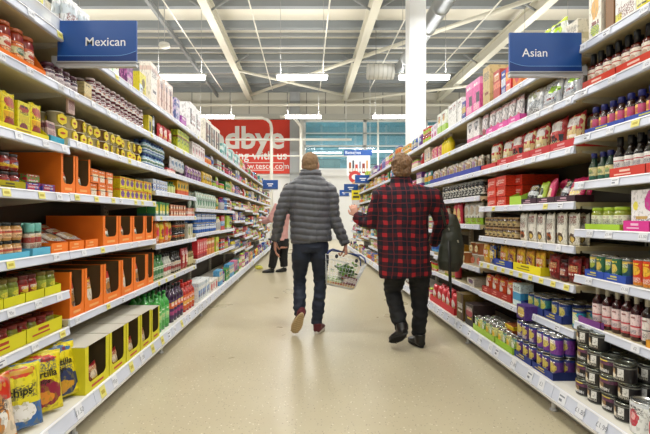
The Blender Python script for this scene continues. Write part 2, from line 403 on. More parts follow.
# ------------------------------------------------------------------ shelving bays
SHELF = M('c6b994', .45); STRIP = M('cdd3e3', .35); STEEL = M('c9c6b8', .5); BACK = M('4c483e', .6); DARKM = M('3a3835', .6)  # SHELF is off-white with the tan of bounced light put into its colour
TICK, TICKY, INK = M('e2e5ec', .5), M('e2dc80', .5), M('7d8290', .6)
PITCH = {'L': 1.362, 'R': 1.345}
Y0S = {'L': 2.358, 'R': 2.445}
AF = {'L': 1.333, 'R': 1.567}
AB = {'L': 1.20, 'R': 1.45}
BACKX = {'L': 1.80, 'R': 2.035}
SG = {'L': -1, 'R': 1}
SIDE = {'L': 'Mexican', 'R': 'Asian'}
SH = {('L', 0): [2.17, 1.89, 1.565, 1.30, .977, .76, .555, .19], ('L', 1): [2.17, 1.89, 1.61, 1.305, .977, .593, .19],
      ('L', 2): [2.17, 1.89, 1.61, 1.408, 1.18, .925, .593, .19], ('L', 3): [2.17, 1.89, 1.61, 1.28, .965, .65, .19],
      ('R', 0): [2.147, 1.89, 1.635, 1.37, 1.10, .837, .568, .19], ('R', 1): [2.147, 1.88, 1.585, 1.26, 1.0, .77, .503, .19],
      ('R', 2): [2.147, 1.88, 1.585, 1.362, 1.10, .71, .51, .19], ('R', 3): [2.147, 1.88, 1.585, 1.30, 1.02, .74, .50, .19]}
FAR = [[2.17, 1.89, 1.61, 1.33, 1.05, .72, .46, .19], [2.17, 1.89, 1.61, 1.28, .96, .64, .19], [2.17, 1.89, 1.61, 1.36, 1.10, .84, .53, .19]]
NB = {'L': 11, 'R': 10}
def shelves(side, b): return SH.get((side, b)) or (FAR[b % 3] if side == 'L' else [2.147, 1.88, 1.585] + FAR[b % 3][3:])

def shelf_mesh(W, D, dfront, kind):
    """origin at the shelf's front top edge centre; the shelf runs back to +y, front faces -y"""
    mb = MB()
    sm_ = SHELF if kind == 'shelf' else M('dfdcd2', .4)
    mb.box(-W/2, W/2, .004, D, -.028, -.004, sm_)
    mb.box(-W/2, W/2, .012, .03, -.042, -.028, sm_)
    if kind == 'shelf':
        for x in (-W/2 + .012, W/2 - .012):
            mb.prism([(.05, -.028), (D, -.028), (D, -.075), (D - .04, -.075), (.05, -.04)], x - .003, x + .003, STEEL)
    return mb.mesh('shelf', 0)
def strip_mesh(W, base):
    mb = MB(); h = .075 if base else .045
    mb.prism([(.0, .001), (.006, .001), (.006, -h), (-.008 if not base else -.02, -h), (-.011 if not base else -.024, -h + .004), (-.004, -.003)], -W/2, W/2, STRIP)
    mb.prism([(-.006, .002), (.002, .002), (.002, -.003), (-.008, -.004)], -W/2, W/2, M('f2f3f7', .3))
    if base: mb.prism([(-.026, -h), (.006, -h), (.006, -h - .018), (-.022, -h - .018)], -W/2, W/2, M('eeeef0', .3))
    return mb.mesh('ticket_rail')
_tk = {}
def ticket_mesh(kind, base):
    k = (kind, base)
    if k in _tk: return _tk[k]
    mb = MB(); h = .068 if base else .038; w = .062 if base else .052
    def fy(x, z):       # follows the lean of the rail
        return -.0065 - (.020 if base else .0075) * (-z) / (.075 if base else .045)
    def q(x0, x1, z0, z1, m, d):
        P = [(x0, fy(0, z0) - d, z0), (x1, fy(0, z0) - d, z0), (x1, fy(0, z1) - d, z1), (x0, fy(0, z1) - d, z1)]
        P2_ = [(x, y + .001, z) for x, y, z in P]
        mb.add(P + P2_, [(0, 1, 2, 3), (7, 6, 5, 4), (0, 4, 5, 1), (1, 5, 6, 2), (2, 6, 7, 3), (3, 7, 4, 0)], m)
    q(-w/2, w/2, -h, -.005, TICKY if kind == 'y' else TICK, .0006)
    if kind not in ('y', 'b'):
        add_text(mb, kind, h * .52, 0, 0, -h * .55, INK, fy=lambda x, z: fy(x, z) - .0012, bold=.0)
    if kind == 'y': q(-w * .3, w * .3, -h * .7, -h * .4, M('b9a93a', .5), .0012)
    if kind == 'b':
        q(-w * .4, w * .3, -h * .42, -h * .3, INK, .0012); q(-w * .4, 0, -h * .8, -h * .6, INK, .0012)
    _tk[k] = mb.mesh('price_ticket', fix=False); return _tk[k]
PRICES = ['\u00a31.50', '95p', '\u00a31', '\u00a32', '\u00a31.99', 'b', '\u00a31.80', 'b', 'y']
_sc = {}
rt = random.Random(3)
def build_bay(side, b):
    sg, W = SG[side], PITCH[side]
    y0 = Y0S[side] + (b - 1) * W
    if b == 0: y0, W = y0 + .0, W
    yc = y0 + W / 2
    rz = -sg * PI / 2
    r = thing('shelving_bay', f'{WORDS[b+1]} white shelving bay along the {SIDE[side]} side of the aisle, counted from the camera', 'shelves', (sg * BACKX[side], yc, 0), rz, None)
    D = BACKX[side] - AF[side]
    ztop = 2.30
    k = ('frame', side)
    if k not in _sc:
        mb = MB(); mb.box(-W/2 + .001, W/2 - .001, .0, .03, .0, ztop, BACK); a = mb.mesh('back_panel')
        mb = MB(); mb.box(-.02, .02, -.03, 0, .0, ztop, STEEL)
        for z in range(60): mb.box(-.006, .006, -.0305, -.03, .25 + z * .034, .268 + z * .034, DARKM)
        u = mb.mesh('upright')
        mb = MB(); mb.box(-W/2 + .001, W/2 - .001, -(BACKX[side] - AB[side]) + .09, -(BACKX[side] - AB[side]) + .11, .0, .11, M('b9b6ac', .5)); p = mb.mesh('kick_plate')
        mb = MB(); mb.tube([(0, 0, 0), (0, 0, .1)], .012, M('dddddd', .4), 8); mb.lathe([(.022, 0), (.022, .008)], M('dddddd', .4), 10); ft = mb.mesh('levelling_foot')
        _sc[k] = (a, u, p, ft)
    a, u, p, ft = _sc[k]
    link('back_panel', a, r)
    for s in (-1, 1): link('upright', u, r, (s * (W/2 - .021), 0, 0))
    link('kick_plate', p, r)
    if b < 5: link('levelling_foot', ft, r, (W/2 - .1, -(BACKX[side] - AB[side]) + .05, 0))
    for z in shelves(side, b):
        base = z < .3
        Dd = (BACKX[side] - (AB if base else AF)[side])
        k = ('shelf', side, base)
        if k not in _sc: _sc[k] = (shelf_mesh(W - .002, Dd - .032, 0, 'base' if base else 'shelf'), strip_mesh(W - .004, base))
        sm, st = _sc[k]
        s = link('base_shelf' if base else 'shelf', sm, r, (0, -Dd, z))
        link('ticket_rail', st, s, (0, 0, 0))
        if b < 4:
            n = rt.randint(5, 8)
            yel = (side, b) == ('R', 1) and abs(z - .77) < .02
            for i in range(n if not yel else 10):
                nn = n if not yel else 10
                x = -W/2 + (i + .5 + (rt.random() - .5) * .5 * (not yel)) * W / nn
                kd = 'y' if (yel or rt.random() < (.16 if side == 'L' else .03)) else rt.choice(PRICES[:8])
                link('price_ticket', ticket_mesh(kd, base), s, (x, -.0005, 0))
        elif b < 8:
            for i in range(3):
                link('price_ticket', ticket_mesh(rt.choice('bby'), base), s, (-W/2 + (i + .2 + .6 * rt.random()) * W / 3, -.0005, 0))
for side in 'LR':
    for b in range(NB[side]): build_bay(side, b)

# hanging category signs
BLUE = M('1c4f9c', .35); BLUED = M('123a80', .35)
def blade_sign(txt, x0, x1, Y, zb_, zt_, label, side, small=False):
    r = thing('category_sign', label, 'sign', ((x0 + x1) / 2, Y, zb_), 0, None)
    w, h = (x1 - x0) / 2, zt_ - zb_
    mb = MB(); mb.box(-w, w, -.008, .008, 0, h, BLUE); o = link('sign_panel', mb.mesh('sign_panel', .002), r)
    mb = MB()
    n = 24                                # thin pale blue line that lifts at the right end, and a darker band below
    ln = [(-w, h * .13)] + [(-w + 2 * w * i / n, h * (.13 + (.12 * max(0, (i / n - .72) / .28) ** 2))) for i in range(1, n + 1)]
    if side == 'R': ln = [(-x, z) for x, z in ln]
    for (a, b_), (c, d) in zip(ln, ln[1:]):
        mb.add([(a, -.0088, b_), (c, -.0088, d), (c, -.0088, d + h * .013), (a, -.0088, b_ + h * .013)], [(0, 1, 2, 3)], M('6fa3de', .4))
        mb.add([(a, -.0086, 0.001), (c, -.0086, .001), (c, -.0086, d), (a, -.0086, b_)], [(0, 1, 2, 3)], BLUED)
    link('sign_stripe', mb.mesh('sign_stripe', fix=False), r)
    mb = MB()
    if small:
        mb.box(-w * .45, w * .35, -.0105, -.0085, h * .5, h * .62, M('f4f6fb', .4)); mb.box(-w * .3, w * .2, -.0105, -.0085, h * .3, h * .4, M('f4f6fb', .4))
    else: add_text(mb, txt, h * (.30 if not small else .3), (w * .22 if side == 'L' else -w * .30) if not small else 0, -.009, h * .47, M('f4f6fb', .4), bold=.004)
    link('sign_lettering', mb.mesh('sign_lettering', fix=False), r)
    mb = MB(); mb.box(-w, w, -.014, .014, -.03, .0, M('b9bcc0', .35, .3)); mb.box(-w, w, -.017, .017, -.013, -.006, M('8a8d90', .3, .3))
    mb.box(*((-w - .03, -w) if side == 'L' else (w, w + .03)), -.01, .01, -.02, .03, M('b9bcc0', .35, .3))
    link('sign_rail', mb.mesh('sign_rail'), r)
    return r
def sx(px, Y): return (px - VX) / F * Y
def sz(py, Y): return CH + (VY - py) / F * Y
blade_sign('Mexican', sx(58, 2.30), sx(137, 2.30), 2.30, sz(62, 2.3), sz(21, 2.3), 'blue hanging sign with white word Mexican, over the salsa jars', 'L')
blade_sign('Asian', sx(509, 2.40), sx(581, 2.40), 2.40, sz(72, 2.4), sz(33, 2.4), 'blue hanging sign with white word Asian, over the noodle bags', 'R')
blade_sign('', sx(355, 10.7), sx(371.5, 10.7), 10.7, sz(183, 10.7), sz(175, 10.7), 'small blue sign just left of the plaid coat, the biggest of the distant ones', 'R', True)
blade_sign('', sx(344, 12.6), sx(358, 12.6), 12.6, sz(192, 12.6), sz(184, 12.6), 'small blue sign above the yellow ticket, partly behind the bigger one', 'R', True)
blade_sign('', sx(339.5, 15.2), sx(349, 15.2), 15.2, sz(196, 15.2), sz(190, 15.2), 'smallest blue sign at the far end beside the grey jacket', 'R', True)
blade_sign('', sx(263, 12), sx(278, 12), 12.0, sz(189, 12), sz(180, 12), 'small blue sign over the far shelves left of the grey jacket', 'L', True)
# batteries sign and poster hanging near the back wall
Yb = 19.2
r = thing('batteries_sign', 'hanging blue batteries sign with a white product poster beneath, between the two shoppers', 'sign', (sx(358, Yb), Yb, sz(176, Yb)))
X = lambda p: sx(p, Yb) - sx(358, Yb); Z = lambda p: sz(p, Yb) - sz(176, Yb)
mb = MB(); mb.box(X(344), X(372), -.02, .02, Z(155.5), Z(150), BLUE); link('sign_header', mb.mesh('sign_header'), r)
mb = MB(); add_text(mb, 'Batteries', .2, X(353), -.022, Z(152.7), M('f4f6fb')); link('sign_lettering', mb.mesh('sign_lettering', fix=False), r)
mb = MB(); mb.box(X(347), X(370), -.015, .015, 0, Z(155.6), M('eef0f2')); link('poster', mb.mesh('poster'), r)
mb = MB()
for i, (px, w, h, c) in enumerate(((350, 2.4, 11, '9a5a3c'), (353.2, 2, 13, '444a55'), (356.5, 2.6, 9, 'b8382c'), (360, 2.2, 12, '8d93a0'), (363.5, 2.8, 10, '8a3a34'), (367, 2, 13, 'b98a58'))):
    a = X(px - w / 2); b_ = X(px + w / 2); mb.box(a, b_, -.018, -.015, .12, .12 + h / F * Yb, M(c)); mb.box(a + .02, b_ - .02, -.02, -.018, .2, .35, M('e8e4da'))
link('poster_picture', mb.mesh('poster_picture'), r)
mb = MB(); mb.tube([(X(346), 0, Z(150)), (X(346), 0, ROOFZ - sz(176, Yb))], .012, M('cccccc'), 5); mb.tube([(X(370), 0, Z(150)), (X(370), 0, ROOFZ - sz(176, Yb))], .012, M('cccccc'), 5); link('suspension_wire', mb.mesh('suspension_wire'), r)
mb = MB(); mb.prism([(.27 * math.cos(t * PI / 12), .27 * math.sin(t * PI / 12)) for t in range(24)], -.02, .02, M('d9403a', .4), 'y')
mb.prism([(.15 * math.cos(t * PI / 12), .12 * math.sin(t * PI / 12)) for t in range(24)], -.024, -.02, M('f1eeee', .4), 'y')
mb.tube([(0, 0, .27), (0, 0, 1.2)], .008, M('cccccc'), 5)
tag(link('round_roundel', mb.mesh('round_roundel'), None, at(355, 177, 18.2)), 'red disc with a white centre hanging below the batteries poster', 'sign')
# yellow shelf ticket by the woman's hand
r = thing('promotion_ticket', 'bright yellow promotion ticket above the plaid shopper\'s raised hand', 'price sign', (sx(356, 12.4), 12.4, sz(200, 12.4)))
mb = MB(); mb.box(-.13, .13, -.005, .005, 0, .29, M('f2e428', .5)); link('ticket_card', mb.mesh('ticket_card'), r)
mb = MB(); mb.box(-.07, .06, -.0075, -.0055, .17, .22, M('4a4630')); mb.box(-.09, .09, -.0075, -.0055, .06, .12, M('4a4630')); link('ticket_lettering', mb.mesh('ticket_lettering', fix=False), r)
mb = MB(); mb.box(-.1, .1, -.004, .004, -.22, -.001, M('ececea')); mb.box(.12, .16, .0, .01, .0, .05, M('cccccc')); link('ticket_holder', mb.mesh('ticket_holder'), r)
# ------------------------------------------------------------------ goods: prototypes, front faces -y, origin at base centre
class Proto:
    def __init__(s, name, cat, root, parts, w, d, h): s.name, s.cat, s.root, s.parts, s.w, s.d, s.h = name, cat, root, parts, w, d, h
def put(pr, loc, rz, label, group, tilt=0.0, sc=1.0, lean=0.0):
    o = link(pr.name, pr.root, None, loc)
    o.rotation_euler = (lean, tilt, rz)
    if sc != 1.0: o.scale = (sc, sc, sc)
    tag(o, label, pr.cat, group)
    for n, me in pr.parts: link(n, me, o)
    return o
_P = {}
def memo(f):
    def g(*a, **k):
        key = (f.__name__, a, tuple(sorted(k.items())))
        if key not in _P: _P[key] = f(*a, **k)
        return _P[key]
    return g
Z = lambda *z: tuple(z)

def smooth_ring(mb, prof, m, n, ms=None): mb.lathe(prof, m, n, ms=ms)

@memo
def jar(c, lid, lab, zones=(), r=.036, h=.12, name='glass_jar', parts=True, cat='jar'):
    """straight jar with shoulder, screw lid and paper label"""
    n = 18 if parts else 12
    hl = min(.018, h * .16)
    cm = M(c, .12, coat=.5)
    prof = [(r * .9, 0), (r, .006), (r, h - hl - .018), (r * .93, h - hl - .008), (r * .84, h - hl - .003), (r * .84, h - hl)]
    lp = [(r * .9, h - hl), (r * .92, h - hl + .002), (r * .92, h - .002), (r * .89, h), (0, h)]
    lb = [(r + .0006, h * .16), (r + .0009, h * .17), (r + .0009, h * .64), (r + .0006, h * .65)]
    lm = PR(lab, zones, .5)
    if parts:
        a = MB(); a.lathe(prof, cm, n); b = MB(); b.lathe(lp, M(lid, .3), n); l = MB(); l.lathe(lb, lm, n)
        return Proto(name, cat, a.mesh('j'), [('lid', b.mesh('lid')), ('label', l.mesh('label', fix=False))], 2 * r, 2 * r, h)
    a = MB(); a.lathe(prof, cm, n); a.lathe(lp, M(lid, .3), n); a.lathe(lb, M(lab, .5), n)
    return Proto(name, cat, a.mesh('j'), [], 2 * r, 2 * r, h)

@memo
def bottle(c, cap, lab, zones=(), r=.03, h=.25, neck=.35, name='sauce_bottle', parts=True, caph=.12, capr=.42, glossy=.1, taper=False, sleeve=None, cat='bottle'):
    n = 16 if parts else 10
    hb = h * (1 - neck)
    nr = r * capr * .86
    cm = M(c, glossy, coat=.6)
    zc = h * (1 - caph)
    prof = [(r * .88, 0), (r, .006), (r, hb * .93), (r * .93, hb), (r * .62, hb + (zc - hb) * .35), (nr * 1.05, hb + (zc - hb) * .62), (nr, zc)]
    if taper: lp = [(r * capr * 1.15, zc), (r * capr * 1.1, zc + h * .03), (r * capr * .5, zc + h * .06), (r * .12, h), (0, h)]
    else: lp = [(r * capr, zc - h * .01), (r * capr, h - .003), (r * capr * .9, h), (0, h)]
    z0, z1 = hb * .14, hb * .86
    lb = [(r + .0005, z0), (r + .001, z0 + .001), (r + .001, z1 - .001), (r + .0005, z1)]
    if parts:
        a = MB(); a.lathe(prof, cm, n); b = MB(); b.lathe(lp, M(cap, .3), n); l = MB(); l.lathe(lb, PR(lab, zones, .5), n)
        P = [('cap', b.mesh('cap')), ('label', l.mesh('label', fix=False))]
        if sleeve:
            s_ = MB(); s_.lathe([(nr * 1.12, hb + (zc - hb) * .6), (nr * 1.1, zc - h * .012)], M(sleeve, .35), n); P.append(('neck_sleeve', s_.mesh('neck_sleeve')))
        return Proto(name, cat, a.mesh('b'), P, 2 * r, 2 * r, h)
    a = MB(); a.lathe(prof, cm, n); a.lathe(lp, M(cap, .3), n); a.lathe(lb, M(lab, .5), n)
    return Proto(name, cat, a.mesh('b'), [], 2 * r, 2 * r, h)

@memo
def can(c, zones=(), r=.0375, h=.11, rim='b9b9b6', name='food_can', parts=True, cat='can'):
    n = 20 if parts else 12
    a = MB(); sil = M(rim, .25, .9)
    a.lathe([(r * .95, 0), (r, .003), (r, h - .003), (r * .97, h), (r * .93, h), (r * .92, h - .004), (0, h - .004)], sil, n)
    l = MB() if parts else a
    lb = [(r + .0005, .006), (r + .0008, .007), (r + .0008, h - .008), (r + .0005, h - .007)]
    l.lathe(lb, PR(c, zones, .35), n)
    return Proto(name, cat, a.mesh('c'), [('label', l.mesh('label', fix=False))] if parts else [], 2 * r, 2 * r, h)

@memo
def carton(c, zones=(), w=.1, d=.05, h=.15, rough=.45, name='carton', lid=None, cat='box', bev=.0015, top=None):
    a = MB(); a.box(-w/2, w/2, -d/2, d/2, 0, h, PR(c, zones, rough))
    P = []
    if lid:
        b = MB(); b.box(-w/2 + .001, w/2 - .001, -d/2 + .001, d/2 - .001, h, h + .0012, M(lid, .5)); P = [('top_flap', b.mesh('top_flap'))]
    return Proto(name, cat, a.mesh('k', bev), P, w, d, h)

def bag_surface(w, h, t, su, wr, seed):
    """front thickness of a filled bag at (x, z)"""
    def f(x, z):
        u = min(1, max(0, x / w + .5)); v = min(1, max(0, z / h))
        e = max(0, math.sin(PI * u)) ** .55 * max(0, math.sin(PI * min(1, (v * .93 + .035)))) ** .5
        if v > .93: e *= max(0, 1 - (v - .93) / .05)
        if v < .03 and su: e *= .55
        return t / 2 * e + wr * noise.noise(Vector((x * 38, z * 30, seed))) * min(1, e * 2) * .5
    return f
@memo
def pouch(c, zones=(), w=.16, h=.22, t=.06, rough=.3, wr=.008, seed=1.0, texts=(), name='snack_bag', cat='bag', stand=True, n=12, foil=0.0, seam=None):
    """pillow bag with crimped top and bottom seams"""
    f = bag_surface(w, h, t, stand, wr, seed)
    nu, nv = n, int(n * 1.25)
    a = MB(); vs = []; fs = []
    zc = lambda v: h * v
    for s in (-1, 1):
        for j in range(nv + 1):
            for i in range(nu + 1):
                u, v = i / nu, j / nv
                x = (u - .5) * w * (1 - .07 * math.sin(PI * v)); z = zc(v) + (.006 * math.sin(u * 9 + seed) if v > .95 else 0)
                vs.append((x, s * (-1) * -f((u - .5) * w, z) + s * .0005, z) if s > 0 else (x, -f((u - .5) * w, z) - .0005, z))
    N = (nu + 1) * (nv + 1)
    for j in range(nv):
        for i in range(nu):
            q = j * (nu + 1) + i
            fs.append((q, q + 1, q + nu + 2, q + nu + 1)); fs.append((N + q, N + q + nu + 1, N + q + nu + 2, N + q + 1))
    for i in range(nu):
        fs.append((i, N + i, N + i + 1, i + 1)); q = nv * (nu + 1) + i; fs.append((q, q + 1, N + q + 1, N + q))
    for j in range(nv):
        q = j * (nu + 1); fs.append((q, q + nu + 1, N + q + nu + 1, N + q)); q += nu; fs.append((q, N + q, N + q + nu + 1, q + nu + 1))
    a.add(vs, fs, PR(c, zones, rough, foil=foil), True)
    me = a.mesh('p'); P = []
    if texts:
        for (tx, sz_, x, z, col) in texts:
            mb = MB(); add_text(mb, tx, sz_, x, 0, z, M(col, .5), fy=lambda x_, z_: -f(x_ * (1 + .07 * math.sin(PI * z_ / h)), z_) - .0035, bold=.02)
            P.append(('printed_word', mb.mesh('printed_word', fix=False)))
    if seam:
        mb = MB(); mb.box(-w * .49, w * .49, -.0022, .0022, h * .955, h * .995, M(seam, .4)); P.append(('crimped_seam', mb.mesh('crimped_seam')))
    return Proto(name, cat, me, P, w, max(t, .02), h)

@memo
def tray(c, w, d, hl, hb=None, name='cardboard_tray', logo=None, cat='tray', curve=True, ins=None):
    """shelf-ready tray: floor, low front lip, sides rising to the back"""
    hb = hb or hl * 1.8; a = MB(); m = M(c, .6); e = .0025
    mi = M(ins, .7) if ins else m
    a.box(-w/2, w/2, -d/2, d/2, 0, .002, m)
    a.box(-w/2, w/2, -d/2, -d/2 + e, 0, hl, m)
    for s in (-1, 1):
        x = s * (w/2 - e)
        a.prism([(-d/2, 0), (d/2, 0), (d/2, hb), (-d/2 + d * .35, hb), (-d/2, hl)], x, s * w/2, m)
    P = []
    if logo:
        b = MB(); y = -d/2 - .0006
        b.add([(-w * .36, y, hl * .3), (w * .12, y, hl * .3), (w * .12, y, hl * .42), (-w * .36, y, hl * .42)], [(0, 1, 2, 3)], M(logo))
        b.add([(-w * .2, y, hl * .58), (w * .1, y, hl * .58), (w * .1, y, hl * .78), (-w * .2, y, hl * .78)], [(0, 1, 2, 3)], M(logo))
        P = [('printed_mark', b.mesh('printed_mark', fix=False))]
    return Proto(name, cat, a.mesh('t'), P, w, d, hl)

@memo
def case(c, w, d, h, lip=.25, side=.12, inside='6b5a3a', top=None, name='display_case', mark=None, cut=0.0, cat='box'):
    """open-fronted cardboard display case with a rounded window cut in the front"""
    e = .003; a = MB(); m = M(c, .55); mi = M(inside, .8)
    a.box(-w/2, w/2, -d/2 + .001, d/2, 0, .002, m); a.box(-w/2, w/2, d/2 - e, d/2, 0.002, h, m)
    a.box(-w/2 + e, w/2 - e, d/2 - e - .001, d/2 - e, .002, h - .002, mi)
    for s in (-1, 1):
        a.box(s * (w/2 - e), s * w/2, -d/2 + .003, d/2 - e, .002, h, m)
        a.box(s * (w/2 - e - .001), s * (w/2 - e), -d/2 + .004, d/2 - e, .003, h - .003, mi)
    fr = MB(); sw = w * side; hl = h * lip; ro = min(.03, w * .2)
    P = [(-w/2, 0), (w/2, 0), (w/2, h), (w/2 - sw, h)]
    P += [(w/2 - sw, hl + ro)] + [(w/2 - sw - ro + ro * math.cos(t), hl + ro - ro * math.sin(t)) for t in (PI/6, PI/3, PI/2)]
    P += [(-w/2 + sw + ro - ro * math.sin(t), hl + ro - ro * math.cos(t)) for t in (0, PI/6, PI/3)] + [(-w/2 + sw, hl + ro), (-w/2 + sw, h), (-w/2, h)]
    P = [(x, z) for x, z in P]
    fr.prism(P, -d/2, -d/2 + .0028, m, 'y')
    parts = [('front_panel', fr.mesh('front_panel'))]
    if top:
        t = MB(); t.box(-w/2, w/2, -d/2, d/2, h, h + .003, M(top, .6)); t.box(-w * .5, w * .5, -.003, .003, h + .003, h + .0045, M('c8c4ba', .5)); parts.append(('top_flap', t.mesh('top_flap')))
    if mark:
        b = MB(); y = -d/2 - .0007
        b.add([(-w * .25, y, hl * .35), (w * .25, y, hl * .35), (w * .25, y, hl * .6), (-w * .25, y, hl * .6)], [(0, 1, 2, 3)], M(mark))
        parts.append(('printed_mark', b.mesh('printed_mark', fix=False)))
    return Proto(name, cat, a.mesh('cs'), parts, w, d, h)

@memo
def tub(c, lab, r=.045, h=.07, lid='e9e4d4', name='dip_pot', cat='pot', parts=True):
    n = 16; a = MB(); a.lathe([(r * .78, 0), (r * .8, .003), (r * .97, h - .006), (r, h - .006), (r, h - .003)], M(c, .25), n)
    b = MB() if parts else a; b.lathe([(r * 1.03, h - .004), (r * 1.03, h - .001), (r, h), (0, h)], M(lid, .3), n)
    P = []
    if parts:
        P = [('lid', b.mesh('lid'))]
        k = MB(); hexp = [(.036 * math.cos(t * PI / 3 + PI / 6), h * .48 + .033 * math.sin(t * PI / 3 + PI / 6)) for t in range(6)]
        k.prism(hexp, -r - .004, -r * .93, M(lab, .45), 'y'); k.prism([(x * .5, h * .48 + (z - h * .48) * .22) for x, z in hexp], -r - .0048, -r - .004, M('b0452a', .5), 'y')
        P.append(('hexagonal_label', k.mesh('hexagonal_label')))
    return Proto(name, cat, a.mesh('u'), P, 2 * r, 2 * r, h)

# ------------------------------------------------------------------ putting goods on shelves
_cnt = {}
rp = random.Random(11)
def bay_of(side, Y): return max(0, int(math.floor((Y - Y0S[side]) / PITCH[side] + 1e-6)) + 1)
def shelf_no(side, b, z):
    L = sorted(shelves(side, b)); k = min(range(len(L)), key=lambda i: abs(L[i] - z)); return ORD[k] if k else 'bottom'
def front(side, z): return (AB if z < .3 else AF)[side]
def YofX(side, z, px, set_): return (front(side, z) + set_) * F / abs(px - VX)
def lay(side, z, Y, X, dz, pr, desc, b, tier=0, row=0, **kw):
    key = (side, b, round(z, 2), desc, tier, row)
    _cnt[key] = k = _cnt.get(key, 0) + 1
    where = f'{SIDE[side]} bay {WORDS[b + 1]} {shelf_no(side, b, z)} shelf'
    lab = f'{desc}, {where}, {ORD[k - 1]} along' + ('' if tier == 0 else ' upper tier' if tier == 1 else f' tier {WORDS[tier + 1]}') + ('' if row == 0 else ' behind' if row == 1 else ' rearmost')
    return put(pr, (SG[side] * X, Y, z + .0005 - .004 + dz), -SG[side] * PI / 2 + kw.pop('rz', 0), lab, f'{desc}s, {where}', **kw)
def block(side, z, x0, x1, protos, descs, tiers=1, rows=1, set_=.025, gap=.004, tr=None, trw=.3, trd=None, tdesc=None, jit=.010, dz=0.0, Y=None, sc=.035, twist=.11, lean=0.0, tgap=.001, pick=None):
    """fill the shelf between picture columns x0 and x1 (read at the shelf front) with rows of goods"""
    if not isinstance(protos, (list, tuple)): protos, descs = [protos], [descs]
    if Y: ya, yb = Y
    else: ya, yb = sorted((YofX(side, z, x0, set_), YofX(side, z, x1, set_)))
    X0 = front(side, z) + set_
    if tr:
        d = protos[0].d; td = trd or (d + gap) * rows + .008
        nt_ = max(1, round((yb - ya) / trw)); tw = (yb - ya) / nt_
        for i in range(nt_):
            yc = ya + (i + .5) * tw; t = tray(tr[0], round(tw - .004, 3), round(td, 3), tr[1], tr[2] if len(tr) > 2 else None, logo=tr[3] if len(tr) > 3 else None)
            lay(side, z, yc, X0 + td / 2, 0, t, tdesc or 'cardboard tray', bay_of(side, yc))
        dz += .0025; ya += .006; yb -= .006; X0 += .005
    for r in range(rows):
        for t in range(tiers):
            y = ya; i = 0; guard = 0
            while guard < 80:
                guard += 1
                k = (pick(i) if pick else i) % len(protos); p = protos[k]
                w = p.w
                if y + w > yb + .012: break
                yc = y + w / 2
                s_ = 1.0 - rp.random() * sc
                lay(side, z, yc, X0 + p.d / 2 + r * (p.d + gap) + rp.random() * jit, dz + t * (p.h + .0008), p, descs[k], bay_of(side, yc), t, r,
                    sc=s_, rz=(rp.random() - .5) * twist, lean=lean * (rp.random() + .5) if lean else 0.0)
                y += w + gap; i += 1
# ------------------------------------------------------------------ LEFT (Mexican) side, near bay
LB = 'L'; RB = 'R'
def YL(px, z=1, s=.025): return YofX('L', z, px, s)
def YR(px, z=1, s=.025): return YofX('R', z, px, s)
E0 = 2.352
# top shelf: white wrapped packs behind a clear riser
wp = pouch('e9eaec', (('c', .5, .5, .3, .16, 'dfe3e8'), ('r', .3, .62, .3, .48, 'e6e06a')), .15, .27, .08, .22, .012, 2.0, seam='f4f4f4', name='wrap_pack')
wp2 = pouch('e4e7ea', (('b', .6, .8, 'c9d4dc'), ('c', .5, .35, .2, .12, '9fb0a0')), .14, .30, .07, .22, .012, 3.0, seam='f4f4f4', name='wrap_pack')
block(LB, 2.17, 0, 0, [wp, wp2], ['white wrapped tortilla pack', 'pale plastic pack'], Y=(1.50, E0), twist=.2)
for k in range(2):
    me = MB(); me.box(-.42, .42, -.0015, .0015, 0, .085, M('dfe6f2', .1, alpha=.45))
    me.box(-.42, .42, -.003, .003, .082, .087, M('f0f2f8', .2))
    tag(link('shelf_riser', me.mesh('shelf_riser'), None, (-1.345, 1.42 + .42 * k * 2 - .0 + .1, 2.167), PI/2), ['clear shelf front riser over the salsa jars, end nearer the camera', 'clear shelf front riser over the salsa jars, end touching the sign'][k], 'riser')
# salsa jars in an orange tray
sj = jar('8f2a0d', 'b25a26', 'd8762a', name='salsa_jar', zones=(('b', .0, .34, 'd86a1c'), ('b', .36, .72, 'd8d39a'), ('c', .5, .52, .3, .2, '3f6a4a'), ('t', .1, .3, 'f4e2b0'), ('b', .86, .93, 'b83a18')), r=.041, h=.185)
sj2 = jar('8a2410', 'b25a26', 'cf5a28', name='salsa_jar', zones=(('b', .4, .8, 'e8dcc0'), ('c', .5, .6, .28, .14, 'b83a1e'), ('t', .1, .35, 'f4e2b0')), r=.041, h=.185)
block(LB, 1.89, 0, 0, [sj, sj2], ['orange-labelled salsa jar', 'cream-labelled salsa jar'], Y=(1.46, YL(46)), rows=2, tr=('ee7818', .04, .13), trw=.32, tdesc='bright orange salsa tray')
dj = jar('3a1420', '4a2230', 'e0d6d6', name='berry_jar', zones=(('b', .7, .95, '5a2038'), ('t', .1, .5, '6a4a5a')), r=.037, h=.115)
block(LB, 1.89, 50, 83, dj, 'dark berry-coloured jar', rows=2, tiers=1)
block(LB, 1.89, 84, 92, carton('d2bf86', (('b', .2, .4, 'c8a860'),), .1, .2, .12, name='carton'), 'tan open cardboard case', gap=0)
mj = jar('5c1c2c', 'c9b8b8', 'ece6e4', name='berry_jar', zones=(('b', .75, .95, '6a2a3a'), ('c', .5, .4, .25, .25, '9a5a6a')), r=.034, h=.088)
block(LB, 1.89, 93, 147, mj, 'maroon jar with white label', tiers=2, rows=2)
block(LB, 1.89, 149, 158, [carton('e2cf30', (('r', .2, .8, .2, .7, '3a3a3a'),), .09, .06, .17), carton('2c3040', (('b', .5, .8, 'c9cfe0'),), .05, .06, .19)], ['yellow and black box', 'slim dark navy box'])
block(LB, 1.89, 160, 177, pouch('c4232a', (('c', .5, .55, .3, .2, 'f0d8d0'), ('b', .0, .2, '8a1620')), .13, .17, .05, seed=4.0), 'red snack pouch')
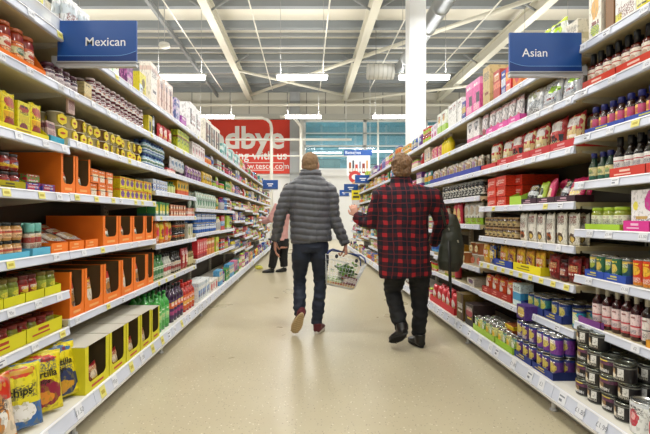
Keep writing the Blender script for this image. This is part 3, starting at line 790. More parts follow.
block(LB, 1.89, 178, 192, [carton('c8cf2a', (('b', .62, .72, '8a3a2a'), ('n', 6.0, .56, '6f8f2a'), ('b', .0, .15, 'e4e04a')), .11, .08, .225)], ['tall lime green box'])
block(LB, 1.89, 193, 206, [carton('ece4e2', (('c', .5, .5, .3, .2, 'd89aa0'),), .12, .07, .2)], ['white box with pink mark'])
# seasoning kits
yk = pouch('ecd814', (('c', .5, .72, .36, .13, 'b8321e'), ('r', .12, .88, .3, .5, 'd8a21c'), ('c', .5, .2, .38, .16, '9a3a3a'), ('t', .52, .6, '5a2a10')), .10, .185, .04, .35, .005, 5.0, seam='e6dc50', name='seasoning_bag')
yk2 = carton('dcd41e', (('c', .5, .8, .4, .1, 'b4402a'), ('r', .1, .9, .38, .6, 'c9b41a'), ('c', .5, .24, .36, .14, '7a2c3a'), ('t', .62, .7, '4a4a10')), .09, .05, .17)
block(LB, 1.565, 0, 0, [yk, yk, yk2], ['yellow seasoning kit bag', 'yellow seasoning kit bag', 'yellow dinner kit box'], Y=(1.50, YL(49)), rows=3, gap=.001, tr=('e0d41c', .035, .08, 'a87a18'), trw=.3, tdesc='low yellow kit tray')
sach = carton('c9a9a0', (('b', .7, .9, '8a4a5a'), ('t', .2, .6, '7a3a4a')), .075, .014, .125, name='flat_packet', cat='packet')
block(LB, 1.565, 50, 66, sach, 'pink-brown seasoning sachet', rows=4, gap=.008, tr=('3aa5c4', .045, .05), trw=.2, tdesc='turquoise sachet tray', lean=-.1)
# small jars in yellow trays, two tiers
rj = jar('6e1212', '3a3030', 'a02418', name='relish_jar', zones=(('b', .1, .5, 'd8b020'), ('c', .5, .6, .3, .2, '3a4f8a')), r=.03, h=.082)
for t in range(2):
    block(LB, 1.30, 0, 0, rj, ['dark red relish jar'] if False else 'dark red relish jar' + (' stacked above' if t else ''), Y=(1.44, YL(26)), rows=2, tr=('e2d31a', .04, .06, '5a5010'), trw=.2, tdesc='yellow relish tray' + (' stacked above' if t else ''), dz=t * .0865)
lowp = carton('3b3f9a', (('r', .1, .6, .2, .8, 'b83050'), ('n', 4.0, .55, 'a02040')), .11, .10, .045, name='flat_packet', cat='packet')
block(LB, 1.30, 28, 60, lowp, 'blue and crimson spice packet', rows=2, twist=.2)
block(LB, 1.30, 28, 50, carton('a82430', (('n', 5.0, .5, '4a8a3a'),), .1, .08, .04, name='flat_packet', cat='packet'), 'red flat spice packet', dz=.046, twist=.5)
# amber jars and turquoise-topped bottles in a pale blue tray
aj = jar('b98a4a', '1f2420', 'e0b48a', name='paste_jar', zones=(('b', .55, .8, 'c8503a'), ('c', .5, .35, .3, .2, 'e8d0a0'), ('t', .1, .3, '6a4a2a')), r=.03, h=.085)
for t in range(2):
    block(LB, .977, 0, 0, aj, 'amber paste jar' + (' stacked above' if t else ''), Y=(1.40, YL(30)), rows=2, dz=t * .087, tr=('5cb6d8', .03, .04) if t == 0 else None, tdesc='pale blue paste tray', trw=.24)
tb = bottle('8f4a36', '6fb8ac', 'd8c8b4', (('b', .5, .8, 'a03a30'), ('t', .1, .45, '6a3a2a')), .025, .165, .2, caph=.42, capr=1.0, name='sauce_bottle')
block(LB, .977, 32, 51, tb, 'sauce bottle with turquoise top', rows=2, tr=('5cb6d8', .04, .04), trw=.24, tdesc='pale blue bottle tray')
OR = 'ee7818'
wrap = pouch('e8e2d4', (('c', .5, .5, .3, .2, 'c8a878'), ('b', .8, 1.0, 'c23a2a'), ('b', .0, .12, 'c2482a')), .13, .15, .035, .25, .008, 6.0, name='wrap_pack')
tray_or = tray(OR, .155, .3, .055, .06, logo='f2b070')
for i, px in enumerate((60, 77, 92)):
    y = YofX('L', .977, px, .02); lay('L', .977, y, 1.333 + .02 + .15, 0, tray_or, 'low orange wrap tray', bay_of('L', y))
    for k in range(3):
        put(wrap, (-(1.333 + .10 + k * .07), y - .0 , .977 + .035 + k * .012), PI/2, f'white and red wrap pack lying in {ORD[i]} low orange tray, {("top", "middle", "lower")[2 - k]} one', 'wrap packs lying in the low orange trays', lean=-1.15 + .1 * k)
def cases(z, xs, h, d, colour, mark, inside='6a5230', lip=.25, content=None, cdesc='', top=None, desc='', side=.13, n=2, set_=.015, rows=1):
    for i, (a, b_) in enumerate(xs):
        ya, yb = YofX('L', z, a, set_), YofX('L', z, b_, set_)
        w = round(yb - ya - .004, 3); yc = (ya + yb) / 2
        c = case(colour, w, d, h, lip, side, inside, top, mark=mark)
        X0 = front('L', z) + set_
        lay('L', z, yc, X0 + d / 2, 0, c, desc, bay_of('L', yc))
        if content:
            for k in range(n):
                p = content[(i + k) % len(content)]
                if p.w > w - .012: p = None
                if p: lay('L', z, yc, X0 + .035 + k * .06, .006, p, cdesc, bay_of('L', yc), 0, k, lean=-.12)
pw = pouch('e9e4d6', (('c', .5, .45, .3, .2, 'b08a5a'), ('b', .75, 1, 'd2482e')), .085, .12, .035, .3, .006, 7.0, name='tortilla_pouch')
pw2 = pouch('dfe2dc', (('c', .5, .4, .3, .2, '6f8a5a'), ('b', .8, 1, 'd98a2a')), .085, .11, .035, .3, .006, 8.0, name='tortilla_pouch')
cases(1.305, ((61, 75.5), (76, 90.5)), .225, .38, OR, 'f2a860', content=(pw, pw2), cdesc='small white pouch inside orange case', desc='tall orange open case')
ok = carton('e4731f', (('r', .3, .9, .12, .62, 'e9dfd0'), ('b', .44, .52, '5a2a3a')), .10, .12, .088)
block(LB, 1.305, 91, 119, ok, 'orange and white stuffing box', tiers=2, rows=2)
yj = carton('e2d01f', (('c', .5, .5, .34, .3, '7a3a9a'), ('b', .8, .95, 'e08a2a')), .085, .08, .085)
block(LB, 1.305, 121, 152, yj, 'yellow box with purple badge', tiers=2, rows=2)
cases(.977, ((103, 118.5), (119, 132), (132.5, 145), (145.5, 153)), .205, .38, OR, 'f2a860', content=(pw2, pw), cdesc='pale pouch inside orange case', desc='orange open-fronted case', lip=.3)
# salsa jars green and red in yellow trays
gj = jar('6f7a1e', '6a5a20', '9fae3a', name='salsa_jar', zones=(('c', .5, .6, .3, .2, 'd8d040'), ('t', .1, .4, '3a4a10')), r=.034, h=.125)
rj2 = jar('7c1a10', '5a1a14', 'a8341c', name='salsa_jar', zones=(('c', .5, .6, .3, .2, 'e0c030'), ('t', .1, .4, 'e8c060')), r=.034, h=.125)
block(LB, .76, 0, 0, [rj2, rj2, gj, gj], ['red salsa jar', 'red salsa jar', 'green jalapeno jar', 'green jalapeno jar'], Y=(1.44, 2.33), rows=2, tr=('d9d516', .045, .06), trw=.15, tdesc='acid yellow salsa tray')
gj2 = jar('7a7a1e', '6e2016', '9a9a2a', name='salsa_jar', zones=(('c', .5, .6, .3, .2, 'c83020'),), r=.034, h=.105)
rj3 = jar('7c1a10', '701a14', 'b0401c', name='salsa_jar', zones=(('c', .5, .5, .3, .2, 'e8d040'),), r=.034, h=.105)
block(LB, .555, 0, 0, [rj3, gj2], ['squat red salsa jar', 'squat olive salsa jar'], Y=(1.44, 2.34), rows=3, tr=('ddd61a', .07, .08, 'b03a20'), trw=.3, tdesc='deep yellow salsa tray')
# orange tall cases in bay two
pr_ = pouch('e6ddc8', (('b', .72, 1, 'c8302a'), ('c', .5, .42, .32, .2, 'a8743a'), ('t', .55, .68, '6a4a2a'), ('b', 0, .1, '8a9a3a')), .10, .20, .04, .3, .006, 9.0, name='tortilla_pouch')
pr2 = pouch('d9a030', (('b', .72, 1, 'c84a1a'), ('c', .5, .42, .32, .2, 'e8e0d0'), ('b', 0, .14, '5a8a4a')), .10, .19, .04, .3, .006, 10.0, name='tortilla_pouch')
cases(.593, ((69.5, 84), (84.4, 103), (103.4, 121), (121.4, 133.5), (133.8, 147), (147.3, 153.5)), .265, .36, OR, 'f2a860', content=(pr_, pr2), cdesc='tortilla pouch in orange case', desc='tall orange tortilla case', lip=.22, n=3)
# yellow cases on the base
cases(.19, ((85, 109), (109.5, 126), (126.5, 140), (140.5, 151)), .262, .46, 'd9cf1b', 'c0402a', inside='5c4c2e', content=(pouch('8a4a3a', (('c', .5, .5, .3, .2, 'd8c8b0'), ('b', .7, 1, 'a02a2a')), .13, .12, .05, .3, .01, 12.0),), cdesc='dark red wrap pack in yellow case', desc='yellow case with white top', top='c2beb2', n=2, lip=.2)
cases(.19, ((151.5, 159.5),), .25, .4, 'd9cf1b', 'c0402a', inside='5c4c2e', desc='small yellow case beside green bottles', top='c2beb2')
# tortilla bags leaning on the base deck
TB = dict(w=.205, h=.29, t=.07, rough=.28, wr=.012)
b_red = pouch('dcca1c', (('c', .5, .30, .44, .22, '8a1c38'), ('c', .45, .24, .3, .10, 'd8882a'), ('c', .5, .86, .34, .06, 'd8382a'), ('b', .97, 1, 'e8dc60')), seed=21.0,
              texts=(('Tortilla', .047, 0, .182, '2a1a10'), ('chips', .032, 0, .148, '2a1a10')), seam='e4d840', n=18, **TB)
b_navy = pouch('dcca1c', (('c', .5, .26, .48, .24, '2a3560'), ('c', .55, .2, .3, .10, 'c8902a'), ('c', .5, .86, .34, .06, '3a6a9a'), ('b', .97, 1, 'e8dc60')), seed=22.0,
               texts=(('Tortilla', .047, 0, .185, '2a1a10'), ('chips', .034, 0, .15, '2a1a10')), seam='3f6aa8', n=18, **TB)
b_blue = pouch('d8cc2a', (('b', 0, .36, '2f62a0'), ('c', .5, .25, .35, .14, 'e6e4e0'), ('c', .5, .84, .34, .07, 'c8402a')), seed=23.0,
               texts=(('chips', .05, 0, .165, '2a2a10'),), seam='5a8ac8', n=18, **TB)
b_orange = pouch('d9c8b0', (('b', .62, 1, 'c0301c'), ('b', .0, .1, 'd07a2a'), ('c', .5, .4, .36, .2, 'e9e6e0'), ('n', 5.0, .6, 'c8863a')), seed=24.0, texts=(), seam='d0602a', n=18, **TB)
bags = [(b_orange, 1.30, 1.73, 'orange red crisp bag with white panel, closest to the camera'), (b_blue, 1.30, 1.90, 'yellow and blue chip bag beside the maroon tortilla bag'), (b_red, 1.30, 2.065, 'yellow tortilla bag with maroon base'), (b_navy, 1.305, 2.235, 'yellow tortilla bag with navy base'),
        (b_orange, 1.47, 1.81, 'orange bag behind the front chip bags, nearer end'), (b_red, 1.47, 1.975, 'yellow and maroon bag tucked behind the front chip bags'), (b_blue, 1.47, 2.14, 'blue based bag behind the front tortilla bags'), (b_navy, 1.62, 2.17, 'navy based bag at the back beside the yellow case'),
        (b_blue, 1.30, 1.56, 'blue and yellow chip bag at the frame edge, before the orange bag')]
for i, (p, X, Y, lab) in enumerate(bags):
    put(p, (-X, Y, .194 + .012), PI/2 - .62, lab, 'tortilla chip bags on the base shelf', tilt=(-.05, .04, .03, -.04)[i % 4], lean=-.20, sc=1 if i < 8 else .92)

# ------------------------------------------------------------------ LEFT bay two on
dp = tub('d3c79c', 'e6cf1f', .046, .078)
dp2 = tub('8a6a4a', 'e6cf1f', .046, .078)
block(LB, 1.61, 62, 144, [dp, dp, dp2], ['beige dip pot with yellow label', 'beige dip pot with yellow label', 'brown dip pot with yellow label'], tiers=2, rows=2, twist=.7, jit=.02)
block(LB, 1.61, 68, 78, sach, 'pink-brown leaning sachet', dz=.16)
bb = bottle('9fc4dc', '2f4f8a', 'd6e4ec', (('b', .5, .8, '4a7a5a'), ('b', .1, .3, '3a6ab0')), .03, .115, .3, capr=.7, caph=.2, name='squash_bottle')
block(LB, 1.61, 146, 167, bb, 'small pale blue drink bottle', tiers=2, rows=2)
block(LB, 1.61, 168, 179, carton('c93038', (('b', .3, .7, 'f0e0dc'),), .13, .15, .05, name='flat_packet', cat='packet'), 'red low packet')
block(LB, 1.61, 172, 187, pouch('dfe4ea', (('c', .5, .5, .3, .2, '7a9ac0'),), .12, .13, .05, seed=13.0), 'white plastic bag of sweets', dz=.052)
block(LB, 1.61, 188, 203, pouch('6a3a7a', (('n', 7.0, .5, 'c8a8d0'), ('c', .5, .5, .28, .2, '3a1a4a')), .13, .16, .06, seed=14.0), 'purple sweet bag', rows=2)
block(LB, 1.61, 204, 214, pouch('d8b02a', (('c', .5, .5, .3, .2, '2a2a2a'),), .14, .18, .06, seed=15.0), 'golden snack bag')
# top shelf past the sign
block(LB, 2.17, 70, 103, [wp2], ['tall pale plastic pack over the sign'], rows=2, twist=.4)
block(LB, 2.17, 103, 127, [carton('e4ebe2', (('b', .1, .9, 'e9f0e8'), ('r', .1, .3, 0, 1, '9fd0a8'), ('r', .5, .7, .3, .7, 'a8c8d0')), .13, .08, .24)], ['white box with pale green stripe'])
block(LB, 2.17, 128, 139, [carton('6a2a6e', (('n', 8.0, .52, 'c070b0'),), .12, .08, .27)], ['tall purple patterned box'])
block(LB, 2.17, 140, 150, [carton('d9cf2a', (('r', .0, .5, .0, .5, 'cfe0ea'), ('c', .6, .6, .25, .2, '6a5a1a')), .14, .08, .2)], ['yellow and pale blue box'])
block(LB, 2.17, 151, 159, [carton('e9e2da', (('b', .8, .9, 'd8c0b8'),), .17, .1, .37)], ['big cream carton'])
block(LB, 2.17, 160, 175, [carton('e6cfc6', (('r', .35, .65, .15, .8, '8a5a4a'), ('b', .85, .95, 'f4e8e2')), .13, .1, .34)], ['pinkish tall carton with brown window'])
block(LB, 2.17, 176, 181, [carton('5a6aa0', (('n', 6.0, .5, 'c8b8d8'),), .14, .1, .26)], ['blue patterned box'])
block(LB, 2.17, 182, 190, [carton('9a3a9e', (('b', .3, .6, 'b868b8'),), .17, .14, .12)], ['magenta low box'])
block(LB, 2.17, 190.5, 205, [carton('ebebeb', (('r', .05, .25, .3, .8, '2c2c30'), ('b', .48, .5, 'c8c8c8')), .27, .22, .37)], ['large white appliance box'])
block(LB, 2.17, 190.5, 199, [carton('f0efec', (), .3, .2, .2)], ['white box stacked on top'], dz=.371) if False else None
block(LB, 2.17, 206, 221, [carton('e6e0d4', (('r', .12, .45, .12, .85, '6a4a38'), ('r', .58, .92, .12, .85, '3a3f42')), .3, .2, .36)], ['cream box with dark framed pictures'])
block(LB, 2.17, 222, 240, [carton('5a9a9a', (('b', .5, .8, 'd8e8e4'),), .2, .1, .2), carton('b8dcd8', (('c', .5, .5, .3, .3, '3a8a8a'),), .2, .1, .24), carton('e2dcd6', (('b', .2, .5, 'c8a0b0'),), .2, .1, .24)], ['teal box', 'pale aqua box', 'greyish box'])
# bay three particulars
block(LB, 1.408, 154, 169, carton('3b5fb4', (('n', 5.0, .5, 'dfe6f2'), ('b', .75, 1, 'c8d4ea')), .075, .08, .11), 'blue and white striped box', rows=2)
block(LB, 1.408, 170, 177, bottle('5a8a3a', '2a5a2a', 'd0d890', (), .03, .13, .3, name='squash_bottle'), 'small green bottle')
block(LB, 1.408, 178, 190, carton('e6b41f', (('b', 0, .35, 'd8502a'), ('c', .5, .65, .3, .16, '3a6a2a')), .10, .08, .16), 'yellow and orange tall box', rows=2)
block(LB, 1.18, 156, 170, carton('3d8a4a', (('c', .5, .5, .35, .35, 'e0d030'), ('b', 0, .2, '2a6a6a')), .09, .08, .135), 'green and yellow box', rows=2)
block(LB, 1.18, 171, 187, carton('c8744a', (('b', .35, .7, '7a3a2a'), ('c', .5, .5, .3, .25, 'e8cfa8')), .085, .08, .06), 'brown cup noodle box', tiers=2, rows=2)
block(LB, 1.18, 188, 195, carton('d88a7a', (('b', .3, .6, 'f0dcd4'),), .1, .08, .1), 'salmon pink box', rows=2)
block(LB, .925, 157, 175, [pouch('d96a1e', (('c', .5, .5, .32, .2, 'd83a5a'), ('c', .5, .8, .3, .08, 'f0d050')), .12, .21, .06, seed=16.0), pouch('e2c62a', (('c', .5, .5, .32, .2, 'c83040'), ('b', 0, .2, 'd87a2a')), .12, .2, .06, seed=17.0)], ['orange snack bag with pink badge', 'yellow snack bag with red badge'], rows=2)
block(LB, .925, 176, 188, jar('2a1c18', '1a1a1a', '3a2a26', (('b', .4, .8, 'a8442a'),), .045, .105, name='coffee_jar', cat='jar'), 'dark jar with rust label', tiers=2)
block(LB, .925, 188.5, 195, carton('dcd8c8', (('c', .5, .5, .3, .3, '8a9a5a'),), .1, .08, .17), 'pale box with green mark')
gb = bottle('4f8a52', '2a6a3a', 'bcd4b4', (('b', .3, .7, '3a7a4a'),), .033, .225, .36, name='drink_bottle', glossy=.08)
wb = bottle('c8ccc4', '2a2a2a', 'e6e2da', (('b', .3, .7, 'b04a4a'),), .033, .22, .36, name='drink_bottle')
bkb = bottle('1f1a1a', '1a1a1a', 'c8c0b4', (('b', .3, .6, '8a2a2a'),), .033, .22, .36, name='drink_bottle')
block(LB, .593, 154.5, 166, gb, 'green glass drink bottle', rows=2, gap=.003)
block(LB, .593, 166, 174, wb, 'clear drink bottle with dark cap', rows=2, gap=.003)
block(LB, .593, 174, 183, bkb, 'black drink bottle', rows=2, gap=.003)
block(LB, .593, 183, 189, pouch('a82428', (('c', .5, .5, .3, .2, 'e8c8b0'),), .12, .23, .06, seed=18.0), 'dark red bag standing')
block(LB, .593, 189, 195.5, jar('7a6a3a', 'b8a070', 'c8c090', (), .04, .17), 'olive jar with tan lid', rows=2)
gb2 = bottle('3f9a42', '1f7a34', '5cb45a', (('b', .3, .7, '8fd08a'),), .047, .33, .28, name='soda_bottle', capr=.34, caph=.07)
pb2 = bottle('301a38', '18181c', '4a2a5a', (('b', .55, .85, 'd8622a'), ('b', .2, .4, 'a83a7a')), .045, .34, .28, name='soda_bottle', capr=.36, caph=.08)
block(LB, .19, 160, 173, gb2, 'bright green soda bottle', rows=3, set_=.03)
block(LB, .19, 173, 185, pb2, 'dark purple soda bottle', rows=2, set_=.03)
block(LB, .19, 186, 197, bottle('b02a24', 'c8302a', 'd8602a', (('b', .3, .6, 'e8b050'),), .045, .3, .3, name='soda_bottle'), 'red soda bottle', rows=2, set_=.03)
mk = carton('e6e9ea', (('r', .1, .9, .25, .6, '5a86c4'), ('b', .8, .95, 'c8d4e0')), .09, .09, .22)
block(LB, .19, 199, 210, mk, 'white and blue milk carton', rows=2, set_=.03)
block(LB, .19, 211, 219, carton('e6e2dc', (('c', .5, .5, .3, .3, 'c8404a'),), .14, .1, .15), 'white carton with red spot', rows=2)
# bay four particulars
block(LB, 1.28, 198, 219, pouch('b8d4c4', (('n', 5.0, .5, 'e4ece6'), ('c', .5, .4, .25, .2, '4a8a6a')), .14, .22, .07, seed=19.0, n=8), 'pale green cleaning pouch', rows=2)
block(LB, .965, 198, 217, can('2f62b4', (('b', .35, .65, 'd8e0ee'), ('b', .8, .9, '8ab0e0')), .055, .13), 'blue tall tin', rows=2, tiers=2)
block(LB, .65, 197.5, 207, carton('d8303c', (('c', .5, .6, .3, .2, 'e8b0b4'), ('b', 0, .2, 'a01a2a')), .1, .07, .24), 'crimson tall box')
block(LB, .65, 207, 216, carton('d98a3a', (('c', .5, .5, .3, .2, 'b83a2a'), ('b', .7, .85, 'e8d0a0')), .1, .07, .22), 'orange cereal box')
block(LB, .65, 216, 220, carton('bccf3a', (('c', .5, .5, .3, .2, 'd8502a'),), .12, .07, .22), 'lime cereal box')

# ------------------------------------------------------------------ RIGHT (Asian) side, near bay
E1 = 2.435
block(RB, 2.147, 0, 0, [carton('ece7da', (('c', .5, .6, .3, .18, 'e0b060'), ('c', .5, .2, .35, .1, 'c8d84a')), .10, .16, .3)], ['white carton with orange hand print'], Y=(2.27, 2.40))
block(RB, 2.147, 0, 0, [carton('8a6238', (), .06, .2, .34)], ['brown corrugated divider box'], Y=(2.19, 2.262))
block(RB, 2.147, 0, 0, [carton('efeeea', (('r', .0, .3, .0, .22, 'e2da4a'),), .14, .2, .3)], ['blank white carton'], Y=(2.035, 2.185))
block(RB, 2.147, 0, 0, [pouch('e6dc3a', (('c', .5, .5, .3, .2, 'f0ecc0'),), .09, .12, .04, seed=30.0)], ['small yellow bag'], Y=(1.955, 2.05))
block(RB, 2.147, 0, 0, [pouch('aab4c6', (('n', 4.0, .5, 'dfe4ec'), ('c', .5, .4, .3, .2, '5a6a8a')), .13, .22, .07, seed=31.0)], ['blue-grey crinkled bag'], Y=(1.66, 1.95), rows=2)
block(RB, 2.147, 0, 0, [carton('c8502a', (('b', .4, .7, 'e8a060'),), .1, .1, .14)], ['rust red box'], Y=(1.42, 1.66))
cb = bottle('5a1408', '17171a', 'ece2d4', (('b', .74, .8, 'b8321e'), ('b', .0, .1, 'b8321e'), ('c', .5, .45, .3, .2, 'c8a890')), .030, .205, .36, caph=.30, capr=.5)
block(RB, 1.89, 0, 0, cb, 'black-capped chilli sauce bottle', Y=(1.90, 2.42), rows=2, tr=('cf3f2a', .055, .055, 'f0c8b8'), trw=.26, tdesc='red chilli sauce tray')
yb_ = bottle('c0281a', 'ead81c', 'cfe05a', (('c', .5, .5, .3, .25, 'f0f0d0'),), .032, .215, .26, caph=.2, capr=.55, taper=True)
block(RB, 1.89, 0, 0, yb_, 'red sauce bottle with yellow nozzle', Y=(1.42, 1.885), rows=2, tr=('c8cf5a', .03, .04), trw=.24, tdesc='pale green sauce tray')
bc = bottle('3a1a14', '232a78', 'e8b84a', (('b', .12, .3, 'd8d0c8'), ('c', .5, .6, .34, .2, 'b8622a'), ('r', .6, 1, 0, 1, 'c2407a')), .027, .155, .38, caph=.2, capr=.62)
block(RB, 1.635, 0, 0, bc, 'blue-capped marinade bottle', Y=(1.80, 2.40), rows=2, gap=.012, tr=('2743a4', .035, .035, 'c8c860'), trw=.3, tdesc='royal blue marinade tray')
pk = bottle('c23a72', '1c1c20', 'd86a98', (('b', .4, .6, 'f0d8e0'),), .032, .19, .34)
block(RB, 1.635, 0, 0, pk, 'pink-labelled sauce bottle', Y=(1.42, 1.79), rows=2, tr=('22242c', .03, .03, 'c8ccd4'), trw=.2, tdesc='black sauce tray')
gc = bottle('1f3a2a', '23286a', 'd8cf9a', (('b', .0, .3, '2a6a5a'), ('c', .5, .65, .3, .2, '8aa05a')), .026, .165, .42, caph=.16, capr=.6)
block(RB, 1.37, 0, 0, gc, 'green bottle with navy cap', Y=(2.215, 2.41), rows=2, gap=.006)
sb = bottle('150f10', '1b1b1f', 'ece8e4', (('b', .28, .34, 'b8283a'), ('b', .74, .8, 'b8283a'), ('t', .4, .7, 'a89898')), .029, .215, .40, caph=.2, capr=.5)
block(RB, 1.37, 0, 0, sb, 'dark soy sauce bottle', Y=(1.50, 2.205), rows=2, gap=.006, tr=('cc3828', .055, .055, 'f0c8b8'), trw=.26, tdesc='red soy sauce tray')
gl = jar('8f9a2a', 'a4c232', 'e8ecd0', (('b', .0, .2, 'a8c830'), ('t', .3, .7, '3a3a2a')), .040, .125)
block(RB, 1.10, 0, 0, gl, 'jar with lime green lid', Y=(2.13, 2.40), rows=2, tr=('a6cc34', .035, .035), trw=.27, tdesc='lime green jar tray')
pb = carton('efecef', (('c', .78, .72, .2, .24, 'd2389a'), ('c', .2, .62, .1, .1, 'ece05a'), ('r', .12, .7, .34, .36, '9a9aa8'), ('r', .12, .55, .12, .16, '3a3a44')), .15, .06, .205)
block(RB, 1.10, 0, 0, pb, 'white box with magenta circle', Y=(1.45, 2.11), rows=2, tr=('d83492', .055, .06, 'f0c0dc'), trw=.165, tdesc='magenta tea box tray')
bcn = can('2c5a66', (('c', .5, .6, .34, .2, 'a8b84a'), ('b', .0, .3, '2f7aa8'), ('b', .85, .95, 'c8a85a')), .028, .125, name='drinks_can')
bcn2 = can('2f6a4a', (('c', .5, .55, .34, .22, 'd8c060'), ('b', .0, .2, '2a5a8a')), .028, .125, name='drinks_can')
block(RB, .837, 0, 0, [bcn, bcn2], ['teal coconut milk can', 'green coconut milk can'], Y=(2.09, 2.40), rows=2, tr=('2b4fb0', .04, .045, 'd0c860'), trw=.17, tdesc='blue coconut milk tray')
ocn = can('d8431f', (('c', .5, .6, .34, .2, 'e8b83a'), ('b', .0, .15, 'e08a2a')), .031, .135, name='drinks_can')
block(RB, .837, 0, 0, ocn, 'orange-red can', Y=(1.945, 2.08), rows=2)
block(RB, .837, 0, 0, [bcn2, bcn], ['green can near the aisle end', 'teal can near the aisle end'], Y=(1.45, 1.86), rows=2, tr=('2b4fb0', .05, .05, 'd0d0d8'), trw=.2, tdesc='blue can tray close by')
wv = bottle('380c14', 'b4b0a4', 'e9d4d4', (('b', .42, .5, 'c8404a'), ('b', .0, .1, 'c8404a')), .026, .255, .40, caph=.27, capr=.42, glossy=.06)
wv2 = bottle('26100a', 'b4b0a4', 'e6e0da', (('r', .0, .4, 0, 1, 'd8608a'), ('b', .42, .48, '6a6a6a')), .026, .255, .40, caph=.27, capr=.42, glossy=.06)
wv3 = bottle('1c1c12', 'b4b0a4', 'e9e4e0', (('b', .1, .3, 'c8303a'),), .026, .255, .40, caph=.27, capr=.42, glossy=.06)
block(RB, .568, 0, 0, [wv, wv2, wv2, wv3], ['rice vinegar bottle with red label', 'vinegar bottle with pink label', 'vinegar bottle with pink label', 'dark vinegar bottle'], Y=(1.42, 2.41), rows=2, gap=.016, pick=lambda i: min(3, [3, 3, 3, 3, 3, 1, 3, 1, 2, 0, 0, 0, 0][min(i, 12)]))
for i, (a, b_, c) in enumerate(((2.24, 2.42, '7a3f8a'), (1.72, 1.94, 'd8962a'), (1.44, 1.70, 'd0502a'))):
    t = tray(c, round(b_ - a, 3), .02, .04, .04)
    y = (a + b_) / 2; lay('R', .568, y, 1.567 + .012, 0, t, ('slim purple', 'slim amber', 'slim orange-red')[i] + ' bottle tray lip', 0)
ct = can('1d1a1c', (('r', .1, .45, .25, .7, 'b8946a'), ('c', .35, .3, .16, .16, 'e4d8b8'), ('r', .6, .85, .3, .8, 'dcdcd8'), ('b', .84, .92, '7a7a72')), .047, .092, rim='8d9186')
ct2 = can('211c22', (('r', .1, .6, .2, .6, '8a6a44'), ('c', .3, .3, .15, .16, 'e8dcb8'), ('b', .6, .8, '6a3a5a'), ('b', .84, .92, '8a8a80')), .047, .092, rim='8d9186')
block(RB, .19, 0, 0, [ct, ct2], ['black tin with food picture', 'black tin with plum band'], Y=(1.99, 2.40), tiers=3, rows=2, set_=.045, jit=.03)
block(RB, .19, 0, 0, [ct], ['black tin topping the stack'], Y=(2.19, 2.40), set_=.06, dz=.2784)
block(RB, .19, 0, 0, [ct, ct2], ['black tin with food picture', 'black tin with plum band'], Y=(1.55, 1.98), tiers=3, rows=2, set_=.15, jit=.01)
wtin = can('e8e9e6', (('c', .5, .5, .22, .3, 'c23a4a'), ('c', .5, .55, .1, .14, 'e8b0b0'), ('b', .9, 1, 'd0d4d8')), .052, .15, rim='d8dad8')
block(RB, .19, 0, 0, wtin, 'white tin with red figure', Y=(1.75, 1.98), rows=1, set_=.03)

# ------------------------------------------------------------------ RIGHT bay two
block(RB, 2.147, 560, 577, [carton('ded9c8', (('b', .4, .6, 'c8c0a0'),), .12, .1, .2)], ['cream low carton'])
gw = pouch('e6ebe0', (('c', .6, .75, .28, .16, 'b4d82a'), ('n', 5.0, .6, 'cfd8c8'), ('b', .9, 1, 'c4dc3a')), .17, .30, .09, .25, .012, 32.0)
block(RB, 2.147, 521, 559, gw, 'white bag with lime green top')
block(RB, 2.147, 511, 520, carton('d87a2a', (('c', .5, .5, .3, .3, 'c83040'),), .12, .1, .24), 'orange box beside the sign')
block(RB, 2.147, 500, 510, [carton('d8323a', (('b', .5, .8, 'e89a3a'),), .09, .1, .22), carton('2f4fa8', (('b', .4, .7, 'd8dce8'),), .08, .1, .22)], ['bright red box', 'blue box'])
block(RB, 2.147, 489, 499, [carton('b8402c', (('b', .4, .6, 'd87a5a'),), .12, .1, .26)], ['brick red box'])
block(RB, 2.147, 479.5, 488.5, [carton('c8b07a', (('b', .0, .3, 'bca26a'),), .13, .2, .36)], ['tall kraft carton'])
block(RB, 2.147, 465, 479, [carton('dc5aa0', (('r', .5, .95, .3, .6, '3a2a3a'), ('b', .8, 1, 'e690c0')), .16, .14, .33)], ['magenta carton with dark window'])
block(RB, 2.147, 461, 464.5, [carton('3a4a9a', (('b', .4, .7, 'c8b060'),), .08, .1, .2)], ['small navy box'])
block(RB, 2.147, 446, 460.5, [carton('e9e9e6', (('b', .49, .505, 'cfcfcc'),), .13, .2, .27)], ['plain white upright box'])
block(RB, 2.147, 437, 445.5, [carton('e4e8dc', (('b', 0, .4, 'a8d04a'), ('c', .5, .7, .25, .15, 'c8a030')), .15, .1, .26)], ['white and lime box'])
block(RB, 2.147, 429, 436.5, [carton('e2d4e2', (('c', .5, .3, .3, .2, 'c85a9a'),), .13, .1, .18)], ['pale lilac box'])
# noodle bags
sb1 = pouch('dfe2e4', (('c', .72, .62, .2, .12, '9ccc2e'), ('n', 4.0, .6, 'bfc6cc'), ('t', .2, .5, '8a94a0')), .21, .212, .09, .22, .016, 33.0, foil=.2, name='noodle_bag')
sb2 = pouch('d9dcdf', (('c', .5, .7, .25, .12, 'b8c4a0'), ('n', 4.0, .56, 'f0f2f4'), ('t', .3, .55, '7a8490')), .20, .21, .09, .22, .016, 34.0, foil=.2, name='noodle_bag')
block(RB, 1.88, 521, 575, [sb1, sb1, sb2], ['silver bag with green spot', 'silver bag with green spot', 'crinkled silver noodle bag'], rows=1, twist=.25, lean=-.12, set_=.03)
nb = pouch('ebe6e6', (('n', 9.0, .55, '8a8a94'), ('c', .5, .25, .3, .12, 'd86a7a'), ('b', .8, .9, 'e2b8b8')), .11, .22, .05, .3, .006, 35., name='noodle_pack')
block(RB, 1.88, 486, 520, nb, 'white patterned noodle pack', rows=2, tr=('da4fa2', .065, .065, 'f0c0dc'), trw=.22, tdesc='pink noodle tray')
block(RB, 1.88, 479.5, 485.5, nb, 'white noodle pack past the pink trays', rows=1)
